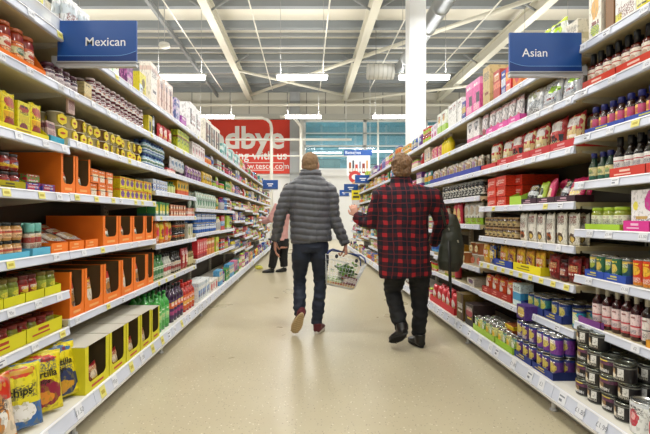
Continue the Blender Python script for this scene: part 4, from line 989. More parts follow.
block(RB, 1.88, 500, 573, carton('d85030', (('n', 4.0, .5, 'e0902a'),), .16, .1, .17), 'orange-red box at the shelf back', set_=.22)
# prawn cracker bags in red trays
def CR(seed, pic, pc2='d8c48a'): return pouch('b42024', (('r', .08, .92, .12, .5, pic), ('n', 5.5, .56, pc2), ('r', .14, .86, .6, .84, 'd8d4d0'), ('b', .9, 1, 'a01a20')), .165, .225, .09, .25, .014, seed, name='cracker_bag')
cr1, cr2, cr3 = CR(36.0, 'd8bc82'), CR(37.0, '23262e', 'b84a40'), CR(38.0, 'c8ba8a')
block(RB, 1.585, 497, 575, [cr1, cr2, cr3], ['red prawn cracker bag', 'red bag with black panel', 'red bag with cream crackers'], rows=2, twist=.3, lean=-.1, tr=('c0282c', .06, .06, 'e0a0a0'), trw=.24, tdesc='dark red cracker tray', set_=.02)
block(RB, 1.585, 481, 496, [cr3, cr1], ['red bag of pale crackers', 'red bag of golden crackers'], tr=('c0282c', .05, .05), trw=.3, tdesc='red cracker tray far end')
# red cartons and dark trays
rcb = carton('d9361c', (('r', .0, .3, .1, .5, 'e8a898'), ('t', .1, .9, 'c02a14'), ('b', .96, 1, 'b82a14')), .17, .3, .082)
block(RB, 1.26, 486, 520, rcb, 'flat bright red noodle carton', tiers=3, set_=.10)
block(RB, 1.26, 485.5, 505, rcb, 'red noodle carton at shelf front', tiers=3, set_=.02)
gp = pouch('a8c430', (('c', .5, .5, .3, .2, '2a3a1a'),), .12, .16, .05, .25, .01, 39.0, name='cracker_bag')
bp = pouch('23222a', (('b', .4, .6, 'c8ccd0'), ('c', .5, .7, .2, .1, 'a8a8b0')), .12, .16, .05, .2, .01, 40.0, name='cracker_bag')
pp = pouch('cc2f62', (('c', .5, .4, .34, .2, 'd8c8a0'),), .12, .17, .05, .25, .01, 41.0, name='cracker_bag')
block(RB, 1.26, 521, 575, [pp, bp, pp, gp, bp, gp], ['crimson rice cracker bag', 'black snack bag', 'crimson rice cracker bag', 'lime snack bag', 'black snack bag', 'lime snack bag'], rows=2, twist=.7, lean=-.35, tr=('3a1c2c', .045, .045, 'c8a0b0'), trw=.2, tdesc='dark plum snack tray')
block(RB, 1.26, 507, 519.5, tray('a9d045', .18, .3, .075, .12), 'lime green low tray')
# white pouches and brown pots
wpo = pouch('e6e3da', (('c', .5, .22, .3, .15, '4a3020'), ('c', .55, .18, .18, .08, 'e0c060'), ('t', .6, .8, '8a8a80'), ('b', .93, 1, 'd8d4c8')), .10, .20, .045, .35, .004, 42.0, name='sauce_pouch')
wpo2 = pouch('e2dfd6', (('c', .5, .22, .3, .14, 'a85a2a'), ('c', .5, .17, .2, .07, '3a2a1a'), ('t', .6, .8, '8a8a80')), .10, .20, .045, .35, .004, 43.0, name='sauce_pouch')
block(RB, 1.0, 516, 575, [wpo, wpo, wpo2], ['white sauce pouch with dark bowl', 'white sauce pouch with dark bowl', 'white sauce pouch with brown bowl'], rows=2, gap=.016)
brp = jar('4a3018', 'a8865a', 'b8a074', (('c', .5, .4, .3, .3, '3a2412'), ('b', .8, .95, '2a1c10')), .04, .085)
block(RB, 1.0, 483, 515, brp, 'brown sauce pot', tiers=2, rows=2)
# mixed bags and yellow tray
def SN(c, c2, seed, c3='e0c030'): return pouch(c, (('c', .5, .5, .34, .2, c2), ('n', 6.0, .58, c3)), .12, .165, .05, .28, .01, seed, name='spice_pouch')
s1, s2, s3, s4 = SN('c98a3a', '6a2a6a', 44.0), SN('2a4a9a', 'd8c040', 45.0), SN('d8a030', 'c84a2a', 46.0), SN('6a1418', 'b83a2a', 47.0, 'a02a2a')
block(RB, .77, 513, 541, [s3, s1], ['golden spice pouch', 'tan spice pouch'], rows=2, tr=('ecdc18', .06, .06, '8a7a10'), trw=.4, tdesc='bright yellow pouch tray')
block(RB, .77, 494, 512, [s1, s3], ['tan pouch', 'golden pouch'], rows=2, tr=('2743a4', .055, .055, 'c8c860'), trw=.25, tdesc='blue pouch tray')
block(RB, .77, 481, 493.5, [s2, s3], ['blue snack pouch', 'golden snack pouch'], rows=2)
block(RB, .77, 542, 576, [s4, jar('5a1014', '2a1014', '7a1c1c', (('c', .5, .5, .3, .2, 'd8a890'), ('b', 0, .2, '2a1012')), .036, .14)], ['dark red curry pouch', 'dark red curry jar'], rows=2)
# fox-coloured pouches and can multipacks
fx = pouch('c8441c', (('c', .4, .45, .3, .22, 'e8e0d4'), ('c', .5, .2, .4, .15, 'a8281c')), .12, .16, .06, .3, .008, 48.0, name='nut_pouch')
block(RB, .503, 482, 511, fx, 'orange-red fox pouch', rows=2, gap=.012, tr=('a8281e', .055, .055, 'd88a7a'), trw=.2, tdesc='dark red pouch tray')
block(RB, .503, 512, 520, carton('d8ecf0', (('b', .25, .6, '3a9ad0'),), .12, .1, .17), 'pale blue and white box')
def CC(c, c2): return can(c, (('c', .5, .55, .38, .28, c2), ('b', .0, .12, '22377e'), ('b', .88, 1, '22377e')), .036, .125, name='drinks_can')
c1, c2_, c3_ = CC('3a8a8a', 'c0c45a'), CC('2f4f9a', 'c8bc5c'), CC('2f9ab8', 'cfd8b0')
block(RB, .503, 521, 543, [c1], ['teal canned drink'], rows=3, tr=('24377f', .05, .06, 'c8b84a'), trw=.24, tdesc='navy can tray')
block(RB, .503, 544, 562, [c2_], ['navy canned drink'], rows=3, tr=('24377f', .05, .06, 'c8b84a'), trw=.24, tdesc='navy can tray')
block(RB, .503, 563, 577, [c3_], ['cyan canned drink'], rows=3)
# base shelf
c5 = CC('5a2f7a', 'ccb85a'); c6 = CC('7a3a9a', 'd4c46a')
for t in range(2):
    block(RB, .19, 532, 553, [c6 if t else c5], ['violet can' + (' stacked above' if t else '')], rows=2, tr=('24377f', .045, .05, 'c8b84a'), trw=.24, tdesc='navy base tray' + (' stacked above' if t else ''), dz=t * .132, set_=.03)
    block(RB, .19, 514, 531, [c5], ['purple can' + (' stacked above' if t else '')], rows=2, tr=('24377f', .045, .05, 'c8b84a'), trw=.24, tdesc='navy base tray' + (' stacked above' if t else ''), dz=t * .132, set_=.03)
block(RB, .19, 516, 524, [carton('4a2a7a', (('c', .5, .5, .4, .35, 'd8c060'),), .12, .1, .1)], ['purple and yellow box on top'], dz=.266, set_=.05)
gt = can('7a9a4a', (('c', .5, .5, .3, .2, 'e0e4d8'), ('b', .8, .95, '4a8a9a')), .032, .12)
gt2 = can('cfcf8a', (('c', .5, .5, .3, .25, 'e8b83a'), ('b', .0, .2, '8aa83a')), .032, .12)
block(RB, .19, 499, 513, [carton('9a4a2a', (('b', .8, 1, 'e0c01e'), ('r', .1, .35, .2, .7, 'd8b0c8'), ('r', .5, .8, .2, .7, 'd89a3a')), .14, .12, .15)], ['brown box with yellow top'], dz=0, rows=2, set_=.12)
block(RB, .19, 495, 513, [gt, gt2], ['green tin', 'cream and amber tin'], rows=1, tr=('9cc832', .05, .05), trw=.3, tdesc='lime tin tray', set_=.02)
block(RB, .19, 473, 494, [gt2, gt], ['cream and amber tin', 'green tin'], rows=3, tr=('a6c84a', .05, .05), trw=.25, tdesc='lime tin tray', set_=.02)
block(RB, .19, 463, 472, [carton('2c1c1a', (('c', .5, .6, .4, .2, 'a83a4a'), ('b', 0, .2, '1a1414')), .18, .2, .2)], ['dark chocolate brown case'], set_=.02)
block(RB, .19, 455, 462.5, [carton('6f5a24', (('r', .6, 1, 0, 1, '4a2a1a'),), .17, .2, .26)], ['olive brown case'], set_=.02)
block(RB, .19, 430, 454, [pouch('c8303a', (('c', .5, .5, .3, .2, 'e8dcd8'),), .15, .2, .08, seed=49.0)], ['red and white bag'], rows=2, tr=('c8242c', .07, .07), trw=.4, tdesc='bright red base tray')
# bay three
dg = jar('1f2420', '8a8a84', 'd8d8d0', (('n', 5.0, .5, '2a2a28'),), .04, .16)
block(RB, 1.362, 441, 480, dg, 'dark jar with pale label', rows=2)
block(RB, 1.10, 436, 447, [bottle('c8b8a0', '8a2a2a', 'e0d8c8', (), .035, .2)], ['cream bottle with maroon cap'])
block(RB, 1.10, 447.5, 460, [pouch('c8384e', (('c', .5, .45, .34, .3, 'd8b878'),), .13, .22, .06, seed=50.0)], ['crimson nut pouch'], rows=2)
block(RB, 1.10, 461, 479, [pouch('dcdcd4', (('b', 0, .3, '9ccc2e'), ('c', .5, .6, .3, .2, 'b8a890')), .14, .22, .07, seed=51.0)], ['white pouch with lime base'], rows=2)
pot = tub('b86a3a', 'e0cf9a', .06, .11, 'd8c8a8', name='noodle_pot'); pot2 = tub('e2dcd0', 'c86a4a', .06, .11, 'e8e4dc', name='noodle_pot')
block(RB, .71, 466, 480, [pot2], ['white noodle pot'], rows=2); block(RB, .71, 466, 478, [pot], ['brown noodle pot on top'], dz=.111)
block(RB, .71, 458, 465, [pot], ['brown noodle pot'], rows=2)
block(RB, .51, 464, 474, [carton('d8cfc4', (('c', .5, .6, .35, .3, '5a2a5a'),), .2, .16, .07)], ['cream tray pack with plum mark'])
block(RB, .51, 452, 456, [bottle('6a3a3a', 'e0d8cc', 'c83a4a', (), .035, .24)], ['bottle with white cap'])
block(RB, 1.585, 430, 480, [SN('d8d0b8', 'c0a060', 52.0, '8a7a6a'), SN('c8c4bc', '8a6a9a', 53.0, 'a8885a')], ['cream snack packet', 'grey snack packet'], tr=('2f3fa0', .06, .06), trw=.2, tdesc='blue snack tray', rows=2)
block(RB, 1.88, 440, 448, [bottle('d8c81e', 'd0c8c0', 'e8d020', (), .045, .24, name='squash_bottle')], ['yellow bottle'])
block(RB, 1.88, 430, 439.5, [SN('d86a7a', 'e8c8a0', 54.0, 'c85090')], ['pink snack packet'])
block(RB, 1.88, 458, 464, [carton('ece9e4', (('r', .0, .2, .1, .9, 'ecd81c'), ('c', .6, .5, .15, .1, '3a3a3a')), .2, .1, .26)], ['white carton with yellow side'])
block(RB, 1.88, 465, 478, [carton('ece8e6', (('b', 0, .25, 'd86a9a'), ('c', .5, .6, .15, .1, '3a3a44')), .13, .1, .22)], ['white carton with pink base'])

# ------------------------------------------------------------------ the distant shelves
NAMED = [('red', 'c02a24'), ('crimson', 'a82040'), ('orange', 'd8702a'), ('amber', 'd8a030'), ('yellow', 'e0cc2a'), ('lime', 'a8c43a'), ('green', '3f8a4a'), ('teal', '3a8a8a'),
         ('sky blue', '5aa0d0'), ('blue', '2f55a8'), ('purple', '6a3a8a'), ('pink', 'd87aa0'), ('white', 'e6e6e2'), ('cream', 'ddd2b8'), ('brown', '7a4a2a'), ('grey', 'a8a8aa'), ('black', '26262a'), ('tan', 'c8a878')]
ND = dict(NAMED); rq = random.Random(5); lib = []
def zs(k):
    a, b_ = rq.choice(NAMED)[1], rq.choice(NAMED)[1]
    return (('c', .5, .35 + .3 * rq.random(), .34, .2, a), ('b', 0, .12 + .12 * rq.random(), b_)) if k else (('b', .3, .62, a), ('c', .5, .78, .3, .1, b_))
for i, (n, c) in enumerate(NAMED):
    k = i % 2
    lib.append((carton(c, zs(k), .12 + .04 * rq.random(), .09, .20 + .04 * rq.random(), name='food_box', bev=0), f'{n} food box'))
    lib.append((pouch(c, zs(1 - k), .15, .19, .06, .35, .008, 60.0 + i, n=6), f'{n} snack bag'))
    if i % 3 == 0: lib.append((carton(c, zs(k), .15, .12, .085, name='flat_packet', bev=0, cat='packet'), f'{n} low packet'))
    if i % 3 == 1: lib.append((bottle(c, rq.choice(NAMED)[1], rq.choice(NAMED)[1], (), .04, .22, .3, name='squash_bottle', parts=False), f'{n} bottle'))
    if i % 3 == 2: lib.append((jar(c, rq.choice(NAMED)[1], rq.choice(NAMED)[1], (), .045, .13, name='glass_jar', parts=False), f'{n} jar'))
    if i % 4 == 0: lib.append((can(c, (('b', .3, .7, rq.choice(NAMED)[1]),), .05, .11, name='food_can', parts=False), f'{n} tin'))
TINT = {'L': None, 'R': ('white', 'cream', 'pink', 'purple', 'grey', 'tan', 'lime', 'sky blue', 'red', 'amber')}
SKIP = {('L', 2): (1.408, 1.18, .925, .593), ('L', 3): (1.28, .965, .65), ('R', 2): (1.362, 1.10)}
def fill(side, b, z, ya, yb, top=False):
    L = sorted(shelves(side, b)); k = [i for i, q in enumerate(L) if abs(q - z) < .01][0]
    room = (L[k + 1] - z - .06) if k + 1 < len(L) else .45
    y = ya + .02
    while y < yb - .05:
        seg = min(yb, y + rq.uniform(.22, .48))
        ch = [x for x in lib if x[0].h < room and (TINT[side] is None or rq.random() < .4 or any(x[1].startswith(t) for t in TINT[side]))] or [x for x in lib if x[0].h < room]
        p, d = rq.choice(ch)
        tiers = 2 if (p.h * 2 + .01 < room and p.name in ('flat_packet', 'food_can', 'glass_jar')) else 1
        if b > 7: tiers = 1
        block(side, z, 0, 0, p, d, tiers=tiers, rows=1, Y=(y, seg), gap=.006 if b < 6 else .02, set_=.025, twist=.08)
        y = seg + .004
for side in 'LR':
    for b in range(2, NB[side]):
        ys = Y0S[side] + (b - 1) * PITCH[side]; ye = ys + PITCH[side]
        for z in shelves(side, b):
            a = ys
            if any(abs(z - q) < .02 for q in SKIP.get((side, b), ())): continue
            if side == 'L':
                lim = {2.17: 240, 1.89: 206, 1.61: 214}.get(z) if b < 6 else None
                if z == .19 and b < 5: lim = 219.5
            else:
                lim = {2.147: 429, 1.88: 430, 1.585: 430, .19: 430, .71: 458, .51: 452}.get(z) if b < 6 else None
            if lim: a = max(a, YofX(side, z, lim, .025))
            if a < ye - .1: fill(side, b, z, a, ye - .02)
# ------------------------------------------------------------------ people
def sculpt(mb, voxel=.008, smooth=4, disp=None, mat=None, name='body'):
    """one continuous skin over the limbs laid out in mb"""
    me = mb.mesh('tmp'); o = bpy.data.objects.new('tmp', me); COL.objects.link(o)
    r = o.modifiers.new('r', 'REMESH'); r.mode = 'VOXEL'; r.voxel_size = voxel; r.use_smooth_shade = True
    s = o.modifiers.new('s', 'SMOOTH'); s.iterations = smooth; s.factor = .5
    bpy.context.view_layer.update()
    out = bpy.data.meshes.new_from_object(o.evaluated_get(bpy.context.evaluated_depsgraph_get()))
    bpy.data.objects.remove(o); bpy.data.meshes.remove(me)
    n = len(out.vertices); co_ = np.empty(n * 3, 'f'); no = np.empty(n * 3, 'f')
    out.vertices.foreach_get('co', co_); out.vertices.foreach_get('normal', no); co_ = co_.reshape(-1, 3); no = no.reshape(-1, 3)
    if disp is not None:
        co_ = co_ + disp(co_, no)
        out.vertices.foreach_set('co', co_.astype('f').ravel())
    out.name = name; out.materials.clear(); out.materials.append(mat)
    out.polygons.foreach_set('material_index', [0] * len(out.polygons)); out.polygons.foreach_set('use_smooth', [True] * len(out.polygons))
    out.update()
    return out
def wrinkle(amp, sc, seed=0.0, stretch=(1, 1, 1)):
    def f(c, n):
        d = np.array([noise.noise(Vector((p[0] * sc * stretch[0] + seed, p[1] * sc * stretch[1], p[2] * sc * stretch[2]))) + .5 * noise.noise(Vector((p[0] * sc * 2.3, p[1] * sc * 2.3 + seed, p[2] * sc * 2.3 * stretch[2]))) for p in c])
        return n * (d * amp)[:, None]
    return f
DUM = M('808080')
def hand(mb, wrist, d, pn, thumb, curl, size=1.0, spread=.09):
    """palm and five fingers: d the way the hand points, pn the way the palm faces, thumb the side of the thumb"""
    d = Vector(d).normalized(); pn = Vector(pn); pn = (pn - d * pn.dot(d)).normalized(); sd = d.cross(pn)
    if sd.dot(Vector(thumb)) < 0: sd = -sd
    w = Vector(wrist); L = .085 * size
    mb.tube([w - d * .04, w, w + d * L * .5, w + d * L, w + d * (L + .008)], [(.024, .019), (.025, .018), (.040 * size, .016), (.041 * size, .014), (.03, .008)], DUM, 12, side=tuple(sd))
    for i, (off, ln) in enumerate(((.030, .078), (.010, .086), (-.011, .080), (-.030, .062))):
        p = w + d * (L - .012) + sd * off * size; a = -.1; dirn = d + sd * (spread * (1.2 - i * .8)); dirn.normalize(); pts = [p]
        c = curl * (1 + .06 * i)
        for k, s in enumerate((.44, .32, .26)):
            a += c * (.8, 1.0, .8)[k]
            p = p + (dirn * math.cos(a) + pn * math.sin(a)) * ln * size * s; pts.append(p)
        mb.tube(pts, [.0095, .009, .0083, .0068], DUM, 8); mb.ell(tuple(pts[-1]), (.0068, .0068, .0068), DUM, 8, 6)
    t0 = w + d * .022 + sd * .024 * size; t1 = t0 + (sd * .75 + d * .6 + pn * .25).normalized() * .040 * size
    t2 = t1 + (sd * .25 + d * .9 + pn * .45).normalized() * .030 * size; t3 = t2 + (d * .8 + pn * .6).normalized() * .024 * size
    mb.tube([t0, t1, t2, t3], [.014, .0115, .0105, .0085], DUM, 8); mb.ell(tuple(t3), (.0085, .0085, .0085), DUM, 8, 6)
def head(mb, c, yaw=0.0, s=1.0, neck=None):
    """skull, jaw, nose, ears; the face looks along +y turned by yaw"""
    R = Matrix.Rotation(yaw, 3, 'Z'); C = Vector(c)
    def q(x, y, z): return tuple(C + R @ Vector((x * s, y * s, z * s)))
    mb.ell(q(0, -.008, .022), (.076 * s, .092 * s, .098 * s), DUM, mt=R.to_4x4())
    mb.ell(q(0, .022, -.035), (.060 * s, .070 * s, .078 * s), DUM, mt=R.to_4x4())
    mb.ell(q(0, .062, -.088), (.028 * s, .026 * s, .022 * s), DUM)
    mb.tube([q(0, .082, .012), q(0, .098, -.018), q(0, .103, -.032)], [.009 * s, .013 * s, .015 * s], DUM, 8)
    mb.tube([q(-.03, .083, .026), q(0, .092, .028), q(.03, .083, .026)], .009 * s, DUM, 8)
    mb.tube([q(-.020, .088, -.062), q(0, .094, -.060), q(.020, .088, -.062)], .0075 * s, DUM, 8)
    for e in (-1, 1):
        mb.ell(q(e * .078, -.004, -.005), (.009 * s, .019 * s, .031 * s), DUM, 10, 8, mt=R.to_4x4())
        mb.ell(q(e * .045, .068, -.022), (.022 * s, .02 * s, .02 * s), DUM, 10, 8)
    if neck: mb.tube([Vector(c) + Vector((0, -.01, -.04)), Vector(neck)], [.056 * s, .062 * s], DUM, 14)
def face(parent, c, yaw, s, iris='4a5a6a', lip='a8605a', brow='6a5038'):
    R = Matrix.Rotation(yaw, 3, 'Z'); C = Vector(c)
    def q(x, y, z): return tuple(C + R @ Vector((x * s, y * s, z * s)))
    for e in (-1, 1):
        k = MB(); k.ell(q(e * .032, .079, .006), (.0125, .010, .0085), M('e9e6e0', .2), 12, 8); link('eyeball', k.mesh('eyeball'), parent)
        k = MB(); k.ell(q(e * .032, .0875, .006), (.0052, .0028, .0055), M(iris, .2), 10, 6); link('iris', k.mesh('iris'), parent)
        k = MB(); k.tube([q(e * .016, .091, .030), q(e * .032, .091, .036), q(e * .050, .080, .029)], [.002, .0032, .0015], M(brow, .8), 6); link('eyebrow', k.mesh('eyebrow'), parent)
    k = MB(); k.tube([q(-.022, .0925, -.061), q(-.008, .0995, -.057), q(.008, .0995, -.057), q(.022, .0925, -.061)], [.002, .0042, .0042, .002], M(lip, .5), 6); link('lips', k.mesh('lips'), parent)
SKIN = M('c48d78', .5, bump=.06, bscale=120)

def shoe(parent, name, toe, heel, up, L, uc, sc_, W=.052, Hh=.095, collar=.052, laces=None, tread=None):
    """heel and toe are points on the ground side of the sole; up is the sole's normal pointing to the ankle"""
    toe, heel = Vector(toe), Vector(heel); f = (toe - heel).normalized(); u = Vector(up); u = (u - f * u.dot(f)).normalized(); r = f.cross(u)
    Q = lambda x, y, z: tuple(heel + r * x + f * y + u * z)
    a = MB()
    a.tube([Q(0, -.002, .035), Q(0, .03, .040), Q(0, L * .35, .042), Q(0, L * .6, .036), Q(0, L * .82, .030), Q(0, L * .97, .022)],
           [(W * .62, .024), (W * .76, .034), (W * .80, .038), (W * .98, .030), (W * .9, .022), (W * .45, .012)], DUM, 14, side=tuple(r))
    a.tube([Q(0, .045, .04), Q(0, .050, Hh)], [(W * .80, .050), (collar * .88, .055)], DUM, 14, side=tuple(r))
    a.tube([Q(0, .05, Hh * .9), Q(0, L * .42, .062), Q(0, L * .62, .045)], [(.034, .03), (.034, .018), (.03, .012)], DUM, 10, side=tuple(r))
    o = link(name, sculpt(a, .006, 3, None, uc, 'shoe_upper'), parent)
    b = MB(); n = 20; out = []
    for i in range(n):
        t = 2 * PI * i / n; y = L / 2 - L / 2 * math.cos(t); wv = W * (.72 + .34 * math.sin(PI * min(1, max(0, (y / L - .25) / .9))))
        out.append((wv * math.sin(t) * (abs(math.sin(t)) ** -.25 if abs(math.sin(t)) > .05 else 1), y - .004))
    vs = [Q(x, y, z) for z in (0, .024) for x, y in out]
    b.add(vs, [tuple(range(n))[::-1], tuple(range(n, 2 * n))] + [(i, (i + 1) % n, n + (i + 1) % n, n + i) for i in range(n)], sc_)
    link('sole', b.mesh('sole', .003), o)
    if tread is not None:
        t_ = MB()
        for k in range(9):
            y = L * (.1 + .095 * k); wv = W * (.62 if k < 4 else .8)
            t_.add([Q(-wv, y, -.0005), Q(wv, y, -.0005), Q(wv, y + L * .03, -.0005), Q(-wv, y + L * .03, -.0005), Q(-wv, y, -.003), Q(wv, y, -.003), Q(wv, y + L * .03, -.003), Q(-wv, y + L * .03, -.003)],
                   [(0, 1, 2, 3), (7, 6, 5, 4), (0, 4, 5, 1), (1, 5, 6, 2), (2, 6, 7, 3), (3, 7, 4, 0)], tread)
        link('tread', t_.mesh('tread'), o)
    if laces is not None:
        l = MB()
        for k in range(3): l.tube([Q(-.024, L * (.42 + .08 * k), .077 - k * .011), Q(0, L * (.43 + .08 * k), .085 - k * .012), Q(.024, L * (.42 + .08 * k), .077 - k * .011)], .003, laces, 6)
        link('laces', l.mesh('laces'), o)
    return o

# ---- the man in the grey padded jacket
MY = 4.24
def mp(px, py, dy=0.0): return at(px, py, MY) + Vector((0, dy, 0))
b = MB(); hc = mp(310.5, 165.2); NK = Vector((.045, MY + .0, 1.50))
head(b, hc, -.25, 1.07, NK)
sh = [(-.15, MY, 1.46), (.225, MY, 1.46)]
elb = [mp(280, 216, .0), mp(333.5, 217, .02)]; wr = [mp(275, 240, .05), mp(345.5, 243.5, .03)]
b.tube([(.04, MY, .93), (.04, MY, 1.1), (.04, MY, 1.3), (.04, MY, 1.45), (.045, MY, 1.53)], [(.15, .10), (.145, .10), (.17, .11), (.16, .095), (.06, .06)], DUM, 16)
for i in (0, 1): b.tube([sh[i], elb[i], wr[i]], [.048, .038, .026], DUM, 10)
HIPS = [mp(301.5, 247), mp(319, 247)]
KN = [mp(299.5, 281, .10), mp(320.5, 281, .05)]; AN = [mp(300, 312, -.10), mp(316.5, 325, .02)]
for i in (0, 1): b.tube([HIPS[i], KN[i], AN[i]], [.07, .05, .035], DUM, 10)
b.tube([(.04, MY, .84), (.04, MY, .95)], [(.15, .1), (.15, .1)], DUM, 12)
hand(b, wr[0], (-.02, .05, -1), (1, .1, 0), (.2, 1, 0), .35, 1.22)
hand(b, wr[1], (.10, .0, -1), (-1, .1, 0), (-.2, 1, .1), 1.02, 1.28)
man = link('person', sculpt(b, .0055, 2, None, SKIN, 'person_body'))
tag(man, 'person in grey quilted jacket and dark jeans walking away carrying a wire basket', 'person')
face(man, hc, -.25, 1.07)
# hair: short, sandy grey
k = MB(); Rm = Matrix.Rotation(-.25, 3, 'Z').to_4x4()
k.ell(tuple(hc + Vector((-.004, -.018, .030))), (.086, .100, .100), DUM, mt=Rm); k.ell(tuple(hc + Vector((-.006, -.050, -.025))), (.074, .058, .066), DUM, mt=Rm)
link('hair', sculpt(k, .006, 1, wrinkle(.004, 60, 3.0), M('84694c', .8, bump=.5, bscale=160), 'hair'), man)
# jacket
GREY = M('54565c', .42, bump=.15, bscale=30)
k = MB()
k.tube([(.055, MY, .915), (.052, MY, .96), (.045, MY, 1.08), (.04, MY, 1.22), (.04, MY, 1.36), (.04, MY, 1.44), (.042, MY, 1.505), (.043, MY, 1.55), (.045, MY, 1.59)],
       [(.205, .145), (.212, .152), (.202, .145), (.208, .15), (.222, .15), (.236, .145), (.215, .125), (.16, .11), (.11, .10)], DUM, 28)
k.tube([(.045, MY, 1.56), (.047, MY - .005, 1.645)], [(.120, .108), (.108, .10)], DUM, 20)
k2 = [(-.165, MY, 1.455), (-.195, MY, 1.36)]
k.tube([(-.10, MY, 1.475), (-.160, MY, 1.435), (-.195, MY, 1.36), elb[0], wr[0]], [(.070, .08), (.078, .086), (.076, .082), (.066, .07), (.050, .052)], DUM, 16)
k.tube([(.18, MY, 1.475), (.236, MY, 1.435), (.262, MY, 1.36), elb[1], wr[1]], [(.070, .08), (.078, .086), (.076, .082), (.066, .07), (.050, .052)], DUM, 16)
EA, WA = [np.array(e) for e in elb], [np.array(w_) for w_ in wr]
def quilt(c, n):
    z = c[:, 2].copy(); d = np.zeros(len(c))
    t = np.abs(np.sin(PI * (c[:, 2] - .93 + .012 * np.sin(c[:, 0] * 9)) / .062)) ** .5
    t = np.where(c[:, 2] > 1.54, np.abs(np.sin(PI * (c[:, 2] - 1.54) / .045)) ** .5, t)
    w = np.array([noise.noise(Vector((p[0] * 28, p[1] * 20, p[2] * 9))) for p in c])
    return n * ((t - .75) * .0115 + w * .006)[:, None]
jk = link('quilted_jacket', sculpt(k, .0085, 3, quilt, GREY, 'quilted_jacket'), man); jk['label'] = 'grey quilted jacket with stand collar'
k = MB()
for i in (0, 1):
    a_, b_ = wr[i] + (elb[i] - wr[i]) * .05, wr[i] - (elb[i] - wr[i]) * .03
    k.tube([a_, b_], [.049, .046], M('3a3b40', .6), 16)
link('cuff', k.mesh('cuff'), jk) if False else None
for i in (0, 1):
    k = MB(); k.tube([wr[i] + (elb[i] - wr[i]) * .06, wr[i] - (elb[i] - wr[i]) * .04], [.051, .047], M('43454a', .6), 16); link('cuff', k.mesh('cuff'), jk)
# jeans
JEAN = M('1d2536', .75, bump=.2, bscale=50)
k = MB()
k.tube([(.045, MY, .93), (.045, MY, .88), (.045, MY, .82)], [(.178, .13), (.185, .14), (.165, .13)], DUM, 24)
for i in (0, 1):
    kn = KN[i]; an = AN[i]
    k.tube([HIPS[i] + Vector((0, 0, .05)), HIPS[i] + Vector(((-.005, .005)[i], 0, -.09)), kn + Vector((0, 0, .04)), kn + Vector((0, -.015, -.06)), (kn + an) / 2 + Vector((0, -.02, -.03)), an + Vector((0, 0, .0))],
           [(.092, .115), (.096, .112), (.070, .078), (.063, .070), (.062, .070), (.055, .062)], DUM, 18)
def denim(c, n):
    w = np.array([noise.noise(Vector((p[0] * 10, p[1] * 10, p[2] * 26))) * (1.0 + 1.6 * max(0, 1 - abs(p[2] - .26) / .22) + 1.0 * max(0, 1 - abs(p[2] - .56) / .12)) for p in c])
    return n * (w * .0075)[:, None]
j = link('jeans', sculpt(k, .009, 3, denim, JEAN, 'jeans'), man); j['label'] = 'dark navy jeans'
k = MB(); k.tube([(.225, MY - .02, .925), (.225, MY - .06, .925)], .004, DUM)
# trainers: left foot pushing off with the sole showing, right foot flat
RED = M('5c1620', .6, bump=.1, bscale=90); TAN = M('c8b088', .6); OFFW = M('d8d4cc', .5)
toeL = Vector((-.125, MY - .075, .012)); heelL = toeL + Vector((.085, -.125, .215)).normalized() * .275
upL = Vector((.05, .85, .45))
shoe(man, 'trainer', toeL, heelL, upL, .275, RED, TAN, laces=M('d8d4cc'), tread=M('b89c70', .7))
toeR = Vector((.165, MY + .20, .004)); heelR = Vector((.105, MY - .05, .004))
shoe(man, 'trainer', toeR, heelR, (0, 0, 1), .275, RED, OFFW, laces=M('d8d4cc'))

# ---- the woman in the plaid coat
WY = 3.81
def wp_(px, py, dy=0.0): return at(px, py, WY) + Vector((0, dy, 0))
b = MB(); hw_ = wp_(401, 168); head(b, hw_, .12, .97, (.86, WY, 1.44))
wsh = [wp_(382, 192), wp_(432, 194)]; wel = [wp_(373, 224, .06), wp_(444, 222, .04)]; wwr = [wp_(358.5, 216, .20), wp_(441, 245, .22)]
b.tube([(.86, WY, .86), (.86, WY, 1.05), (.86, WY, 1.25), (.86, WY, 1.38), (.86, WY, 1.47)], [(.17, .12), (.16, .12), (.175, .125), (.17, .10), (.06, .06)], DUM, 16)
for i in (0, 1): b.tube([wsh[i], wel[i], wwr[i]], [.05, .042, .027], DUM, 10)
WH = [wp_(395, 268), wp_(419, 268)]; WK = [wp_(394.5, 296, .08), wp_(420.5, 300, .04)]; WA_ = [wp_(399.5, 328, -.09), wp_(418.5, 336, .0)]
for i in (0, 1): b.tube([WH[i], WK[i], WA_[i]], [.075, .05, .035], DUM, 10)
b.tube([(.86, WY, .78), (.86, WY, .88)], [(.16, .11), (.16, .11)], DUM, 12)
hand(b, wwr[0], (-.25, .25, .95), (.3, 1, 0), (-.9, .1, .2), .42, .92, .12)
hand(b, wwr[1], (-.3, .6, -.3), (0, 0, -1), (-1, 0, 0), .7, .92)
wom = link('person', sculpt(b, .0055, 2, None, M('c4917c', .5, bump=.06, bscale=120), 'person_body'))
tag(wom, 'person in red and navy plaid coat and black trousers reaching towards the shelf', 'person')
face(wom, hw_, .12, .97, '5a4a3a')
def tousle(c, n):
    w = np.array([noise.noise(Vector((p[0] * 34, p[1] * 34, p[2] * 26))) + .6 * noise.noise(Vector((p[0] * 80, p[1] * 80, p[2] * 60))) for p in c])
    return n * (w * .013)[:, None]
